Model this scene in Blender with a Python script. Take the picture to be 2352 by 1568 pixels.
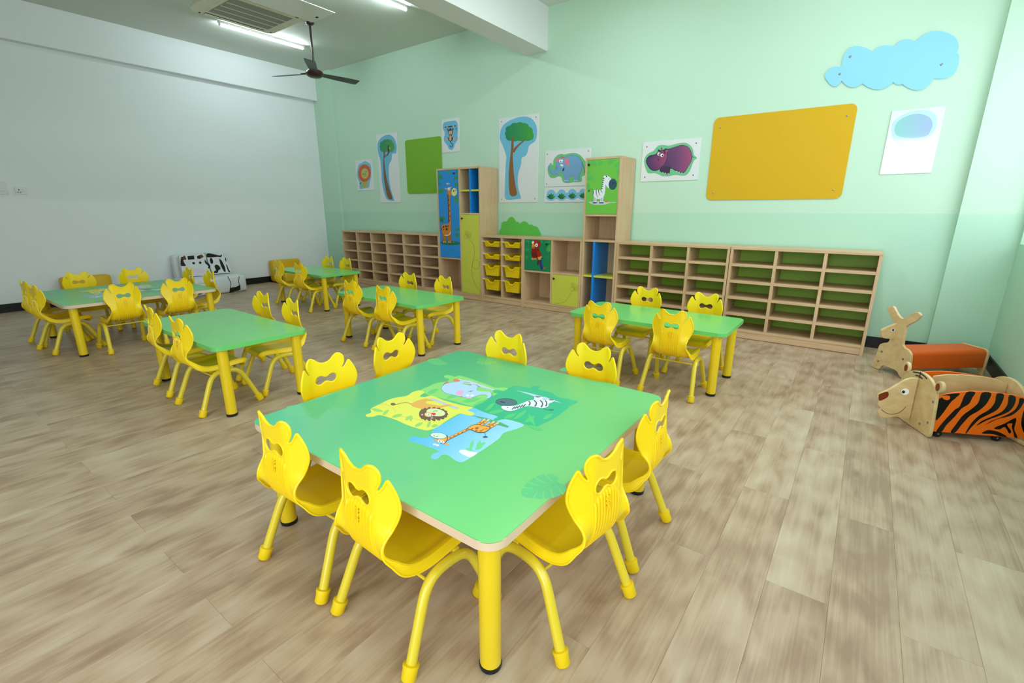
import bpy, bmesh, math, random
from mathutils import Vector, Matrix, geometry
import numpy as np
PI = math.pi
random.seed(7)
for o in list(bpy.data.objects):
    bpy.data.objects.remove(o, do_unlink=True)
SC = bpy.context.scene
COL = SC.collection

# ------------------------------------------------------------------ camera
CAM_H = 1.24
FPX = 1081.336
PITCH, ROLL, YAW = 0.26908951, 0.0028132, -0.63500297
def cam_axes():
    cy, sy = math.cos(YAW), math.sin(YAW)
    fw = Vector((sy, cy, 0)); rt = Vector((cy, -sy, 0)); up = Vector((0, 0, 1))
    cp, sp = math.cos(PITCH), math.sin(PITCH)
    f2 = cp*fw - sp*up; u2 = sp*fw + cp*up
    cr, sr = math.cos(ROLL), math.sin(ROLL)
    return cr*rt + sr*u2, -sr*rt + cr*u2, f2
CR, CU, CF = cam_axes()
CO = Vector((0, 0, CAM_H))
cam = bpy.data.cameras.new('camera'); camo = bpy.data.objects.new('camera', cam); COL.objects.link(camo)
m = Matrix((CR, CU, -CF)).transposed().to_4x4(); m.translation = CO
camo.matrix_world = m
cam.sensor_fit = 'HORIZONTAL'; cam.sensor_width = 36.0; cam.lens = 36.0*FPX/2352.0
cam.clip_start = 0.05; cam.clip_end = 100
SC.camera = camo

# ------------------------------------------------------------------ world, lamps, exposure
def lin(c):
    return tuple(((v/255.0)/12.92 if v/255.0 <= 0.04045 else ((v/255.0+0.055)/1.055)**2.4) for v in c)
def rgba(c):
    return (*lin(c), 1.0)
w = bpy.data.worlds.new('daylight'); SC.world = w; w.use_nodes = True
w.node_tree.nodes['Background'].inputs[0].default_value = (0.80, 0.91, 1.0, 1)
w.node_tree.nodes['Background'].inputs[1].default_value = 1.5
vs = SC.view_settings
vs.view_transform = 'Standard'; vs.look = 'None'; vs.gamma = 1.0; vs.use_curve_mapping = False
vs.exposure = -0.10
def window_lamp(name, loc, rot, sx, sy, L, col):
    l = bpy.data.lights.new(name, 'AREA'); l.shape = 'RECTANGLE'; l.size = sx; l.size_y = sy
    l.energy = L*PI*sx*sy; l.color = col
    o = bpy.data.objects.new(name, l); COL.objects.link(o); o.location = loc; o.rotation_euler = rot
    return o
DAY = (0.88, 0.94, 1.0)
window_lamp('daylight_window_right_far', (1.10, 3.45, 1.90), (0, PI/2, 0), 1.70, 3.7, 2.6, DAY)
window_lamp('daylight_window_right_near', (1.10, -0.45, 1.90), (0, PI/2, 0), 1.70, 3.5, 2.6, DAY)
window_lamp('daylight_fill_rear', (-0.16, -2.74, 1.45), (PI/2, 0, 0), 2.0, 2.62, 5.8, DAY)  # rear window light, enlarged downwards and strengthened as fill under the tables

# unseen tubes assumed along the ceiling, added for even fill (the two seen ones are built below)
for tx_, ty_ in ((-2.35, 3.92), (-0.30, 3.92), (-2.35, 0.9)):
    window_lamp('unseen_fill_tube', (tx_, ty_, 3.56), (0, 0, 0), 0.03, 1.16, 205.0, (0.84, 0.95, 1.0))

# ------------------------------------------------------------------ photo-plane helpers (where a pixel's line of sight meets a real plane)
def ray(p):
    return (CR*((p[0]-1176)/FPX) - CU*((p[1]-784)/FPX) + CF)
def crop(ox, oy, s):
    return lambda p: (ox+p[0]/s, oy+p[1]/s)
def on_plane(p, P0, N):
    d = ray(p); t = (Vector(P0)-CO).dot(N)/d.dot(N)
    return CO + d*t
def project(P):
    q = Vector(P)-CO; z = q.dot(CF)
    if z <= 0.05: return None
    return (1176+FPX*q.dot(CR)/z, 784-FPX*q.dot(CU)/z, z)

# ------------------------------------------------------------------ materials
MATS = {}
def mat(name, c, rough=0.5, spec=0.5, var=0.04, scale=12.0, bump=0.0, metal=0.0, coat=0.0, emit=None, stretch=(1,1,1)):
    if name in MATS: return MATS[name]
    M = bpy.data.materials.new(name); M.use_nodes = True
    nt = M.node_tree; N = nt.nodes; L = nt.links
    b = N['Principled BSDF']
    b.inputs['Roughness'].default_value = rough
    b.inputs['Specular IOR Level'].default_value = spec
    b.inputs['Metallic'].default_value = metal
    b.inputs['Coat Weight'].default_value = coat
    col = lin(c)
    tc = N.new('ShaderNodeTexCoord'); mp = N.new('ShaderNodeMapping'); L.new(tc.outputs['Object'], mp.inputs[0])
    mp.inputs['Scale'].default_value = stretch
    nz = N.new('ShaderNodeTexNoise'); nz.inputs['Scale'].default_value = scale; nz.inputs['Detail'].default_value = 3
    L.new(mp.outputs[0], nz.inputs['Vector'])
    mx = N.new('ShaderNodeMix'); mx.data_type = 'RGBA'
    mx.inputs['A'].default_value = (*[v*(1-var) for v in col], 1)
    mx.inputs['B'].default_value = (*[min(1, v*(1+var)) for v in col], 1)
    L.new(nz.outputs['Fac'], mx.inputs['Factor']); L.new(mx.outputs['Result'], b.inputs['Base Color'])
    if bump:
        bp = N.new('ShaderNodeBump'); bp.inputs['Strength'].default_value = bump; bp.inputs['Distance'].default_value = 0.002
        L.new(nz.outputs['Fac'], bp.inputs['Height']); L.new(bp.outputs[0], b.inputs['Normal'])
    if emit:
        b.inputs['Emission Color'].default_value = (*emit[0], 1); b.inputs['Emission Strength'].default_value = emit[1]
    MATS[name] = M; return M
def print_mat(name, rough=0.4, coat=0.0):
    if name in MATS: return MATS[name]
    M = bpy.data.materials.new(name); M.use_nodes = True
    nt = M.node_tree; N = nt.nodes; L = nt.links; b = N['Principled BSDF']
    b.inputs['Roughness'].default_value = rough; b.inputs['Coat Weight'].default_value = coat; b.inputs['Coat Roughness'].default_value = 0.05
    a = N.new('ShaderNodeVertexColor'); a.layer_name = 'ink'
    L.new(a.outputs['Color'], b.inputs['Base Color'])
    MATS[name] = M; return M
def wood_mat(name, c1, c2, rough=0.45, axis=2, sc=1.0):
    if name in MATS: return MATS[name]
    M = bpy.data.materials.new(name); M.use_nodes = True
    nt = M.node_tree; N = nt.nodes; L = nt.links; b = N['Principled BSDF']
    b.inputs['Roughness'].default_value = rough
    tc = N.new('ShaderNodeTexCoord'); mp = N.new('ShaderNodeMapping')
    L.new(tc.outputs['Object'], mp.inputs[0])
    s = [60.0*sc]*3; s[axis] = 2.5*sc; mp.inputs['Scale'].default_value = s
    n1 = N.new('ShaderNodeTexNoise'); n1.inputs['Scale'].default_value = 1.0; n1.inputs['Detail'].default_value = 5; n1.inputs['Distortion'].default_value = 0.4
    L.new(mp.outputs[0], n1.inputs['Vector'])
    n2 = N.new('ShaderNodeTexNoise'); n2.inputs['Scale'].default_value = 4.0; L.new(tc.outputs['Object'], n2.inputs['Vector'])
    ad = N.new('ShaderNodeMath'); ad.operation = 'MULTIPLY_ADD'; ad.inputs[1].default_value = 0.35
    L.new(n2.outputs['Fac'], ad.inputs[0])
    ml = N.new('ShaderNodeMath'); ml.operation = 'MULTIPLY'; ml.inputs[1].default_value = 0.65; L.new(n1.outputs['Fac'], ml.inputs[0])
    L.new(ml.outputs[0], ad.inputs[2])
    rp = N.new('ShaderNodeValToRGB'); rp.color_ramp.elements[0].position = 0.35; rp.color_ramp.elements[1].position = 0.65
    rp.color_ramp.elements[0].color = rgba(c1); rp.color_ramp.elements[1].color = rgba(c2)
    L.new(ad.outputs[0], rp.inputs[0]); L.new(rp.outputs[0], b.inputs['Base Color'])
    MATS[name] = M; return M
def wall_mat(name, upper, lower, zsplit=1.232, rough=0.6):
    M = bpy.data.materials.new(name); M.use_nodes = True
    nt = M.node_tree; N = nt.nodes; L = nt.links; b = N['Principled BSDF']
    b.inputs['Roughness'].default_value = rough
    g = N.new('ShaderNodeNewGeometry'); sx = N.new('ShaderNodeSeparateXYZ'); L.new(g.outputs['Position'], sx.inputs[0])
    gt = N.new('ShaderNodeMath'); gt.operation = 'GREATER_THAN'; gt.inputs[1].default_value = zsplit; L.new(sx.outputs['Z'], gt.inputs[0])
    nz = N.new('ShaderNodeTexNoise'); nz.inputs['Scale'].default_value = 180; nz.inputs['Detail'].default_value = 2
    L.new(g.outputs['Position'], nz.inputs['Vector'])
    mx = N.new('ShaderNodeMix'); mx.data_type = 'RGBA'
    mx.inputs['A'].default_value = rgba(lower); mx.inputs['B'].default_value = rgba(upper)
    L.new(gt.outputs[0], mx.inputs['Factor']); L.new(mx.outputs['Result'], b.inputs['Base Color'])
    bp = N.new('ShaderNodeBump'); bp.inputs['Strength'].default_value = 0.05; bp.inputs['Distance'].default_value = 0.001
    L.new(nz.outputs['Fac'], bp.inputs['Height']); L.new(bp.outputs[0], b.inputs['Normal'])
    return M
def floor_mat(name, per_object):
    M = bpy.data.materials.new(name); M.use_nodes = True
    nt = M.node_tree; N = nt.nodes; L = nt.links; b = N['Principled BSDF']
    b.inputs['Specular IOR Level'].default_value = 0.45
    tc = N.new('ShaderNodeTexCoord')
    if per_object:
        oi = N.new('ShaderNodeObjectInfo'); rnd = oi.outputs['Random']
    else:
        at = N.new('ShaderNodeAttribute'); at.attribute_name = 'rnd'; rnd = at.outputs['Fac']
    mu = N.new('ShaderNodeMath'); mu.operation = 'MULTIPLY'; mu.inputs[1].default_value = 37.0; L.new(rnd, mu.inputs[0])
    cb = N.new('ShaderNodeCombineXYZ'); L.new(mu.outputs[0], cb.inputs[0]); L.new(mu.outputs[0], cb.inputs[1]); L.new(mu.outputs[0], cb.inputs[2])
    ad = N.new('ShaderNodeVectorMath'); ad.operation = 'ADD'; L.new(tc.outputs['Object'], ad.inputs[0]); L.new(cb.outputs[0], ad.inputs[1])
    def noise(sx, sy, det, dist, rough=0.55):
        mp = N.new('ShaderNodeMapping'); mp.inputs['Scale'].default_value = (sx, sy, 1); L.new(ad.outputs[0], mp.inputs[0])
        n = N.new('ShaderNodeTexNoise'); n.inputs['Scale'].default_value = 1; n.inputs['Detail'].default_value = det
        n.inputs['Distortion'].default_value = dist; n.inputs['Roughness'].default_value = rough
        L.new(mp.outputs[0], n.inputs['Vector']); return n.outputs['Fac']
    fine = noise(120, 2.2, 4, 0.4)
    broad = noise(11, 0.9, 3, 1.0)
    blot = noise(9, 4.5, 3, 0.6)
    # cathedral grain rings
    mp = N.new('ShaderNodeMapping'); mp.inputs['Scale'].default_value = (11, 1.3, 1); L.new(ad.outputs[0], mp.inputs[0])
    wv = N.new('ShaderNodeTexWave'); wv.wave_type = 'RINGS'; wv.inputs['Scale'].default_value = 1.2; wv.inputs['Distortion'].default_value = 7.0
    wv.inputs['Detail'].default_value = 3; wv.inputs['Detail Scale'].default_value = 0.8
    L.new(mp.outputs[0], wv.inputs['Vector'])
    def mad(a, k, c):
        n = N.new('ShaderNodeMath'); n.operation = 'MULTIPLY_ADD'; L.new(a, n.inputs[0]); n.inputs[1].default_value = k
        if isinstance(c, float): n.inputs[2].default_value = c
        else: L.new(c, n.inputs[2])
        return n.outputs[0]
    v = mad(fine, 0.24, 0.0); v = mad(broad, 0.42, v); v = mad(blot, 0.34, v); v = mad(wv.outputs['Fac'], 0.09, v); v = mad(rnd, 0.08, v)
    rp = N.new('ShaderNodeValToRGB'); e = rp.color_ramp.elements
    e[0].position = 0.44; e[0].color = rgba((158, 130, 104)); e[1].position = 0.80; e[1].color = rgba((203, 186, 160))
    k = rp.color_ramp.elements.new(0.60); k.color = rgba((186, 161, 133))
    L.new(v, rp.inputs[0])
    # knots
    mp2 = N.new('ShaderNodeMapping'); mp2.inputs['Scale'].default_value = (5.2, 2.1, 1); L.new(ad.outputs[0], mp2.inputs[0])
    vo = N.new('ShaderNodeTexVoronoi'); vo.inputs['Scale'].default_value = 1.0; L.new(mp2.outputs[0], vo.inputs['Vector'])
    rk = N.new('ShaderNodeValToRGB'); rk.color_ramp.elements[0].position = 0.015; rk.color_ramp.elements[0].color = (1, 1, 1, 1)
    rk.color_ramp.elements[1].position = 0.11; rk.color_ramp.elements[1].color = (0, 0, 0, 1)
    L.new(vo.outputs['Distance'], rk.inputs[0])
    kf = N.new('ShaderNodeMath'); kf.operation = 'MULTIPLY'; L.new(rk.outputs[0], kf.inputs[0]); L.new(fine, kf.inputs[1])
    mk = N.new('ShaderNodeMix'); mk.data_type = 'RGBA'; L.new(kf.outputs[0], mk.inputs['Factor']); L.new(rp.outputs[0], mk.inputs['A'])
    mk.inputs['B'].default_value = rgba((120, 86, 62)); L.new(mk.outputs['Result'], b.inputs['Base Color'])
    rr = mad(fine, 0.14, 0.30); L.new(rr, b.inputs['Roughness'])
    bp = N.new('ShaderNodeBump'); bp.inputs['Strength'].default_value = 0.06; bp.inputs['Distance'].default_value = 0.001
    L.new(fine, bp.inputs['Height']); L.new(bp.outputs[0], b.inputs['Normal'])
    return M

WHITE = mat('white_paint', (222, 224, 220), 0.6, 0.3, 0.01, 3)
CEIL = mat('ceiling_paint', (214, 220, 210), 0.7, 0.2, 0.01, 3)
LWALL = mat('left_wall_paint', (232, 238, 239), 0.55, 0.35, 0.01, 2)
GREEN = wall_mat('mint_wall_paint', (191, 223, 199), (178, 219, 194))
BLACK = mat('black_vinyl', (16, 17, 20), 0.45, 0.4, 0.05, 20)
MAPLE = wood_mat('maple_board', (196, 163, 122), (214, 184, 144), 0.42, 2)
MAPLE_H = wood_mat('maple_board_level', (196, 163, 122), (214, 184, 144), 0.42, 0)
BIRCH = wood_mat('birch_plywood', (205, 176, 122), (224, 197, 146), 0.4, 0, 0.5)
PLYEDGE = mat('plywood_edge', (226, 214, 186), 0.5, 0.4, 0.08, 60, stretch=(1, 1, 6))
LIME = mat('lime_laminate', (200, 206, 74), 0.35, 0.5, 0.02, 8)
BACKG = mat('green_back_panel', (140, 182, 50), 0.5, 0.4, 0.02, 8)
BLUE = mat('blue_laminate', (22, 130, 222), 0.35, 0.5, 0.02, 8)
KNOB = mat('black_plastic', (18, 18, 20), 0.35, 0.5, 0.02, 20)
SEATY = mat('yellow_plastic', (253, 218, 16), 0.36, 0.5, 0.015, 9)
LEGY = mat('yellow_powder_coat', (228, 204, 48), 0.28, 0.5, 0.02, 9, coat=0.3)
CAPY = mat('yellow_rubber', (240, 204, 14), 0.45, 0.4, 0.02, 20)
TLEGY = mat('yellow_table_leg_coat', (234, 200, 18), 0.25, 0.5, 0.02, 9, coat=0.3)
TGREEN = mat('green_laminate', (108, 204, 108), 0.24, 0.5, 0.02, 5)
EDGEB = mat('beige_edge_band', (222, 196, 166), 0.5, 0.4, 0.03, 30)
TRAYY = mat('yellow_tray_plastic', (236, 202, 0), 0.4, 0.5, 0.02, 10)
RAIL = mat('white_plastic', (225, 225, 222), 0.4, 0.5, 0.02, 10)
STEEL = mat('screw_steel', (150, 150, 150), 0.35, 0.5, 0.05, 30, metal=0.8)
BOARD = mat('poster_board_white', (222, 226, 226), 0.30, 0.5, 0.01, 6)
GLOSSY = mat('glossy_poster_board', (224, 230, 236), 0.06, 0.8, 0.01, 6, coat=1.0)
GBOARD = mat('green_pin_board', (118, 172, 48), 0.75, 0.3, 0.06, 220, bump=0.3)
YBOARD = mat('ochre_pin_board', (212, 168, 28), 0.75, 0.3, 0.05, 220, bump=0.3)
CLOUD = mat('sky_blue_board', (140, 208, 246), 0.45, 0.4, 0.01, 6)
BUSH = mat('leaf_green_board', (96, 192, 76), 0.45, 0.4, 0.01, 6)
ORANGE = mat('orange_vinyl', (222, 92, 10), 0.5, 0.4, 0.05, 40, bump=0.15)
TIGERO = mat('orange_lacquer', (248, 112, 8), 0.4, 0.5, 0.02, 10)
WHITEV = mat('white_vinyl', (226, 230, 232), 0.45, 0.4, 0.02, 10)
YELV = mat('yellow_vinyl', (222, 178, 22), 0.45, 0.4, 0.03, 10)
FANB = mat('brown_fan_enamel', (58, 32, 28), 0.3, 0.5, 0.03, 20)
FANG = mat('dark_fan_blade', (62, 62, 58), 0.4, 0.5, 0.03, 20)
ACW = mat('cream_appliance_plastic', (226, 222, 200), 0.45, 0.4, 0.02, 10)
ACG = mat('grille_grey', (150, 148, 134), 0.5, 0.4, 0.03, 60)
DARK = mat('dark_cavity', (30, 30, 30), 0.6, 0.3, 0.02, 10)
TUBE = mat('lit_tube', (255, 255, 255), 0.4, 0.4, 0.0, 5, emit=((0.82, 0.95, 1.0), 85.0))
GLASS = bpy.data.materials.new('window_glass'); GLASS.use_nodes = True
_b = GLASS.node_tree.nodes['Principled BSDF']; _b.inputs['Transmission Weight'].default_value = 1.0; _b.inputs['Roughness'].default_value = 0.0; _b.inputs['IOR'].default_value = 1.02
PRINT = print_mat('printed_ink', 0.35)
PRINTG = print_mat('printed_ink_glossy', 0.06, 1.0)
PRINTT = print_mat('printed_table_laminate', 0.24)

# ------------------------------------------------------------------ object helpers
def link(name, me, parent=None, m=None, smooth=False):
    o = bpy.data.objects.new(name, me); COL.objects.link(o)
    if m is not None:
        for q in (m if isinstance(m, (list, tuple)) else [m]): me.materials.append(q)
    if smooth:
        for p in me.polygons: p.use_smooth = True
    if parent is not None: o.parent = parent
    return o
def obj(name, bm, m, parent=None, smooth=False, autosm=None):
    bmesh.ops.recalc_face_normals(bm, faces=bm.faces)
    me = bpy.data.meshes.new(name); bm.to_mesh(me); bm.free()
    o = link(name, me, parent, m, smooth)
    if autosm is not None: me.set_sharp_from_angle(angle=math.radians(autosm))
    return o
def smoothed(o, ang=35):
    for p in o.data.polygons: p.use_smooth = True
    o.data.set_sharp_from_angle(angle=math.radians(ang)); return o
def tag(o, label, cat, group=None):
    o['label'] = label; o['category'] = cat
    if group: o['group'] = group
    return o
def thing(name, label, cat, loc=(0, 0, 0), rz=0, group=None):
    o = bpy.data.objects.new(name, None); COL.objects.link(o); o.empty_display_size = 0.1
    o.location = loc; o.rotation_euler = (0, 0, rz)
    return tag(o, label, cat, group)
def struct(o, label=None):
    o['kind'] = 'structure'
    if label: o['label'] = label
    return o
def box(bm, x0, x1, y0, y1, z0, z1, bev=0.0):
    r = bmesh.ops.create_cube(bm, size=1.0); vs_ = r['verts']
    for v in vs_:
        v.co = Vector((x0+(v.co.x+.5)*(x1-x0), y0+(v.co.y+.5)*(y1-y0), z0+(v.co.z+.5)*(z1-z0)))
    if bev > 0:
        es = list({e for v in vs_ for e in v.link_edges})
        bmesh.ops.bevel(bm, geom=es, offset=bev, segments=2, affect='EDGES', profile=0.5)
def boxo(name, x0, x1, y0, y1, z0, z1, m, parent=None, bev=0.0):
    bm = bmesh.new(); box(bm, x0, x1, y0, y1, z0, z1, bev)
    o = obj(name, bm, m, parent)
    if bev > 0.008: smoothed(o)
    return o
def cat_rom(P, n=8, closed=False):
    P = [np.array(p, float) for p in P]; out = []; k = len(P)
    rng = range(k) if closed else range(k-1)
    for i in rng:
        if closed: a, b, c, d = P[(i-1) % k], P[i], P[(i+1) % k], P[(i+2) % k]
        else: a, b, c, d = P[max(i-1, 0)], P[i], P[i+1], P[min(i+2, k-1)]
        for j in range(n):
            t = j/n
            out.append(0.5*((2*b)+(-a+c)*t+(2*a-5*b+4*c-d)*t*t+(-a+3*b-3*c+d)*t**3))
    if not closed: out.append(P[-1])
    return out
def tube(bm, pts, r, seg=12, closed=False, caps=True):
    pts = [Vector(p) for p in pts]; n = len(pts); rings = []
    nrm = None
    for i, p in enumerate(pts):
        if closed: t = pts[(i+1) % n]-pts[(i-1) % n]
        else: t = pts[min(i+1, n-1)]-pts[max(i-1, 0)]
        t.normalize()
        if nrm is None:
            nrm = t.orthogonal().normalized()
        else:
            nrm = (nrm - t*nrm.dot(t))
            nrm = nrm.normalized() if nrm.length > 1e-6 else t.orthogonal().normalized()
        bn = t.cross(nrm)
        rr = r[i] if isinstance(r, (list, tuple)) else r
        rings.append([bm.verts.new(p+(nrm*math.cos(2*PI*k/seg)+bn*math.sin(2*PI*k/seg))*rr) for k in range(seg)])
    for i in range(n if closed else n-1):
        A, B = rings[i], rings[(i+1) % n]
        for k in range(seg):
            bm.faces.new((A[k], A[(k+1) % seg], B[(k+1) % seg], B[k]))
    if caps and not closed:
        bm.faces.new(rings[0][::-1]); bm.faces.new(rings[-1])
def lathe(bm, prof, seg=24, cx=0, cy=0):
    rings = [[bm.verts.new((cx+r*math.cos(2*PI*k/seg), cy+r*math.sin(2*PI*k/seg), z)) for k in range(seg)] for r, z in prof]
    for A, B in zip(rings, rings[1:]):
        for k in range(seg): bm.faces.new((A[k], A[(k+1) % seg], B[(k+1) % seg], B[k]))
    bm.faces.new(rings[0][::-1]); bm.faces.new(rings[-1])
def prism(bm, pts, O, U, V, N, t):
    """outline pts (u,v) in plane O+uU+vV, thickness t along N"""
    O, U, V, N = Vector(O), Vector(U), Vector(V), Vector(N)
    a = [bm.verts.new(O+U*u+V*v) for u, v in pts]; b = [bm.verts.new(O+U*u+V*v+N*t) for u, v in pts]
    bm.faces.new(a[::-1]); bm.faces.new(b); n = len(pts)
    for i in range(n): bm.faces.new((a[i], a[(i+1) % n], b[(i+1) % n], b[i]))
def rrect(x0, x1, y0, y1, r, seg=6):
    out = []
    for cx, cy, a0 in ((x1-r, y1-r, 0), (x0+r, y1-r, 90), (x0+r, y0+r, 180), (x1-r, y0+r, 270)):
        for k in range(seg+1):
            a = math.radians(a0+90*k/seg); out.append((cx+r*math.cos(a), cy+r*math.sin(a)))
    return out
def bevel_mod(o, wdt=0.003, seg=2):
    md = o.modifiers.new('bevel', 'BEVEL'); md.width = wdt; md.segments = seg; md.limit_method = 'ANGLE'; md.angle_limit = math.radians(50)
    return o

class Art:
    """flat print: coloured outlines, drawn in 2-D and laid on a real plane, 0.3 mm per ink layer"""
    def __init__(self, fn, N, base=0.0004):
        self.fn, self.N, self.base, self.polys, self.k = fn, Vector(N), base, [], 0
        self.step = 0.00006; self.boxes = []; self.clip = None
    def poly(self, pts, col, smooth=0):
        if smooth: pts = [tuple(p) for p in cat_rom(pts, smooth, True)]
        pts = list(pts)
        if self.clip:
            C_ = self.clip; sg = sum(C_[i][0]*C_[(i+1) % len(C_)][1]-C_[(i+1) % len(C_)][0]*C_[i][1] for i in range(len(C_)))
            for i in range(len(C_)):
                a_, b_ = C_[i], C_[(i+1) % len(C_)]
                sd = lambda p: ((b_[0]-a_[0])*(p[1]-a_[1])-(b_[1]-a_[1])*(p[0]-a_[0]))*sg
                o_ = []
                for j in range(len(pts)):
                    p, q = pts[j], pts[(j+1) % len(pts)]; dp, dq = sd(p), sd(q)
                    if dp >= 0: o_.append(p)
                    if (dp >= 0) != (dq >= 0):
                        t_ = dp/(dp-dq); o_.append((p[0]+(q[0]-p[0])*t_, p[1]+(q[1]-p[1])*t_))
                pts = o_
                if len(pts) < 3: return self
        bx = (min(p[0] for p in pts), max(p[0] for p in pts), min(p[1] for p in pts), max(p[1] for p in pts))
        k = 1+max([b[4] for b in self.boxes if b[0] < bx[1] and bx[0] < b[1] and b[2] < bx[3] and bx[2] < b[3]], default=0)
        self.boxes.append((*bx, k)); self.polys.append((pts, col, k)); return self
    def ell(self, cx, cy, rx, ry, col, rot=0, n=20):
        c, s = math.cos(math.radians(rot)), math.sin(math.radians(rot))
        return self.poly([(cx+rx*math.cos(2*PI*i/n)*c-ry*math.sin(2*PI*i/n)*s, cy+rx*math.cos(2*PI*i/n)*s+ry*math.sin(2*PI*i/n)*c) for i in range(n)], col)
    def line(self, pts, wd, col, smooth=5):
        P = [np.array(p, float) for p in (cat_rom(pts, smooth) if smooth and len(pts) > 2 else pts)]
        Lf, Rt = [], []
        for i, p in enumerate(P):
            t = P[min(i+1, len(P)-1)]-P[max(i-1, 0)]; t = t/(np.linalg.norm(t)+1e-9); n = np.array((-t[1], t[0]))
            ww = wd if not isinstance(wd, (list, tuple)) else wd[0]+(wd[1]-wd[0])*i/(len(P)-1)
            Lf.append(tuple(p+n*ww/2)); Rt.append(tuple(p-n*ww/2))
        return self.poly(Lf+Rt[::-1], col)
    def leaf(self, x, y, L, wd, ang, col):
        a = math.radians(ang); ux, uy = math.cos(a), math.sin(a)
        pr = [(0, 0), (.25, .42), (.55, .5), (.8, .3), (1, 0), (.8, -.3), (.55, -.5), (.25, -.42)]
        return self.poly([(x+ux*L*s-uy*wd*t, y+uy*L*s+ux*wd*t) for s, t in pr], col, 3)
    def build(self, name, parent, m=None):
        bm = bmesh.new(); lay = bm.loops.layers.float_color.new('ink')
        ref = None
        for pts, col, k in self.polys:
            P3 = [self.fn(p)+self.N*(self.base+self.step*k) for p in pts]
            vs_ = [bm.verts.new(p) for p in P3]
            try: f = bm.faces.new(vs_)
            except ValueError: continue
            f.normal_update()
            if f.normal.dot(self.N) < 0: f.normal_flip()
            for lp in f.loops:
                i = vs_.index(lp.vert)
                c = col(pts[i]) if callable(col) else col
                lp[lay] = rgba(c)
        bmesh.ops.triangulate(bm, faces=[f for f in bm.faces if len(f.verts) > 4], ngon_method='EAR_CLIP')
        me = bpy.data.meshes.new(name); bm.to_mesh(me); bm.free()
        o = link(name, me, None, m or PRINT)
        if parent is not None:
            o.parent = parent; o.matrix_parent_inverse = world(parent).inverted()
        return o
def world(o):
    M_ = Matrix.LocRotScale(o.location, o.rotation_euler, o.scale)
    if o.parent: M_ = world(o.parent) @ o.matrix_parent_inverse @ M_
    return M_
def mixc(a, b, t):
    t = max(0, min(1, t)); return tuple(x+(y-x)*t for x, y in zip(a, b))
def adopt(o, parent):
    o.parent = parent; o.matrix_parent_inverse = world(parent).inverted(); return o

# ------------------------------------------------------------------ the room
XL, XR, YB, YR, ZC = -8.57, 0.975, 5.52, -2.80, 3.62
XS = XR+0.22
struct(boxo('ceiling', XL-.2, XS, YR-.2, YB+.2, ZC, ZC+.2, CEIL), 'plain pale ceiling of the classroom')
struct(boxo('wall_back', XL-.2, XS, YB, YB+.2, -.1, ZC, GREEN), 'mint green back wall with a darker band below')
struct(boxo('wall_left', XL-.2, XL, YR, YB, -.1, ZC, LWALL), 'plain white left wall')
bm = bmesh.new()
WIN = [(-2.35, 1.35), (1.62, 5.40)]
Z0, Z1 = 1.005, 2.82
box(bm, XR, XS, YR, YB, -.1, Z0); box(bm, XR, XS, YR, YB, Z1, ZC)
ys = [YR, WIN[0][0], WIN[0][1], WIN[1][0], WIN[1][1], YB]
for i in (0, 2, 4): box(bm, XR, XS, ys[i], ys[i+1], Z0, Z1)
struct(obj('wall_right', bm, GREEN), 'green right wall below the windows')
bm = bmesh.new(); RW = [(-1.2, 0.88)]
box(bm, XL, XR, YR-.2, YR, -.1, .02); box(bm, XL, XR, YR-.2, YR, Z1, ZC)
xs = [XL, RW[0][0], RW[0][1], XR]
for i in (0, 2): box(bm, xs[i], xs[i+1], YR-.2, YR, .02, Z1)
struct(obj('wall_front', bm, LWALL), 'unseen wall behind the viewer, its window lowered to the floor for fill')
def window(nm, axis, a0, a1, c, Z0=Z0):
    """frame with a pane; axis 0: in the right wall (runs along y), 1: in the wall behind (runs along x)"""
    bm = bmesh.new()
    def bar(p0, p1, q0, q1):
        if axis == 0: box(bm, c, c+.05, p0, p1, q0, q1)
        else: box(bm, p0, p1, c-.05, c, q0, q1)
    n = max(2, round((a1-a0)/1.2))
    bar(a0, a1, Z0, Z0+.05); bar(a0, a1, Z1-.05, Z1)
    for i in range(n+1):
        x = a0+(a1-a0)*i/n; x = min(max(x, a0+.025), a1-.025); bar(x-.025, x+.025, Z0+.05, Z1-.05)
    o = struct(obj(nm, bm, WHITE), 'white framed window')
    if axis == 0: g = boxo('pane', c+.02, c+.026, a0+.03, a1-.03, Z0+.03, Z1-.03, GLASS)
    else: g = boxo('pane', a0+.03, a1-.03, c-.026, c-.02, Z0+.03, Z1-.03, GLASS)
    g.parent = o
window('window_1', 0, *WIN[0], XR+.15); window('window_2', 0, *WIN[1], XR+.15)
window('rear_window_lowered', 1, *RW[0], YR-.10, .02)  # unseen rear window, opening carried down to the floor for added low fill
# ceiling beam, left soffit, corner column, right pilaster
struct(boxo('trim_1', -3.846, -3.535, YR, YB, 3.143, ZC, mat('beam_paint', (226, 229, 227), 0.6, 0.3, 0.01, 3)), 'white ceiling beam running to the back wall')
struct(boxo('trim_2', XL, -8.455, YR, YB, 3.17, ZC, LWALL), 'white soffit along the top of the left wall')
struct(boxo('trim_3', XL, -8.035, 5.475, YB, 0, ZC, GREEN), 'shallow green corner column')
struct(boxo('trim_4', 0.583, XS, 5.46, YB, 0, ZC, GREEN), 'green pilaster beside the right window')
struct(boxo('baseboard_left', XL, XL+.014, YR, 5.475, 0, .105, BLACK), 'black baseboard of the left wall')
bm = bmesh.new(); box(bm, XL, -8.021, 5.461, 5.475, 0, .105); box(bm, -8.035, -8.021, 5.475, YB, 0, .105)
box(bm, -8.021, .569, YB-.014, YB, 0, .105); box(bm, .569, XR, 5.446, 5.46, 0, .105); box(bm, .569, .583, 5.46, YB, 0, .105)
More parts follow.
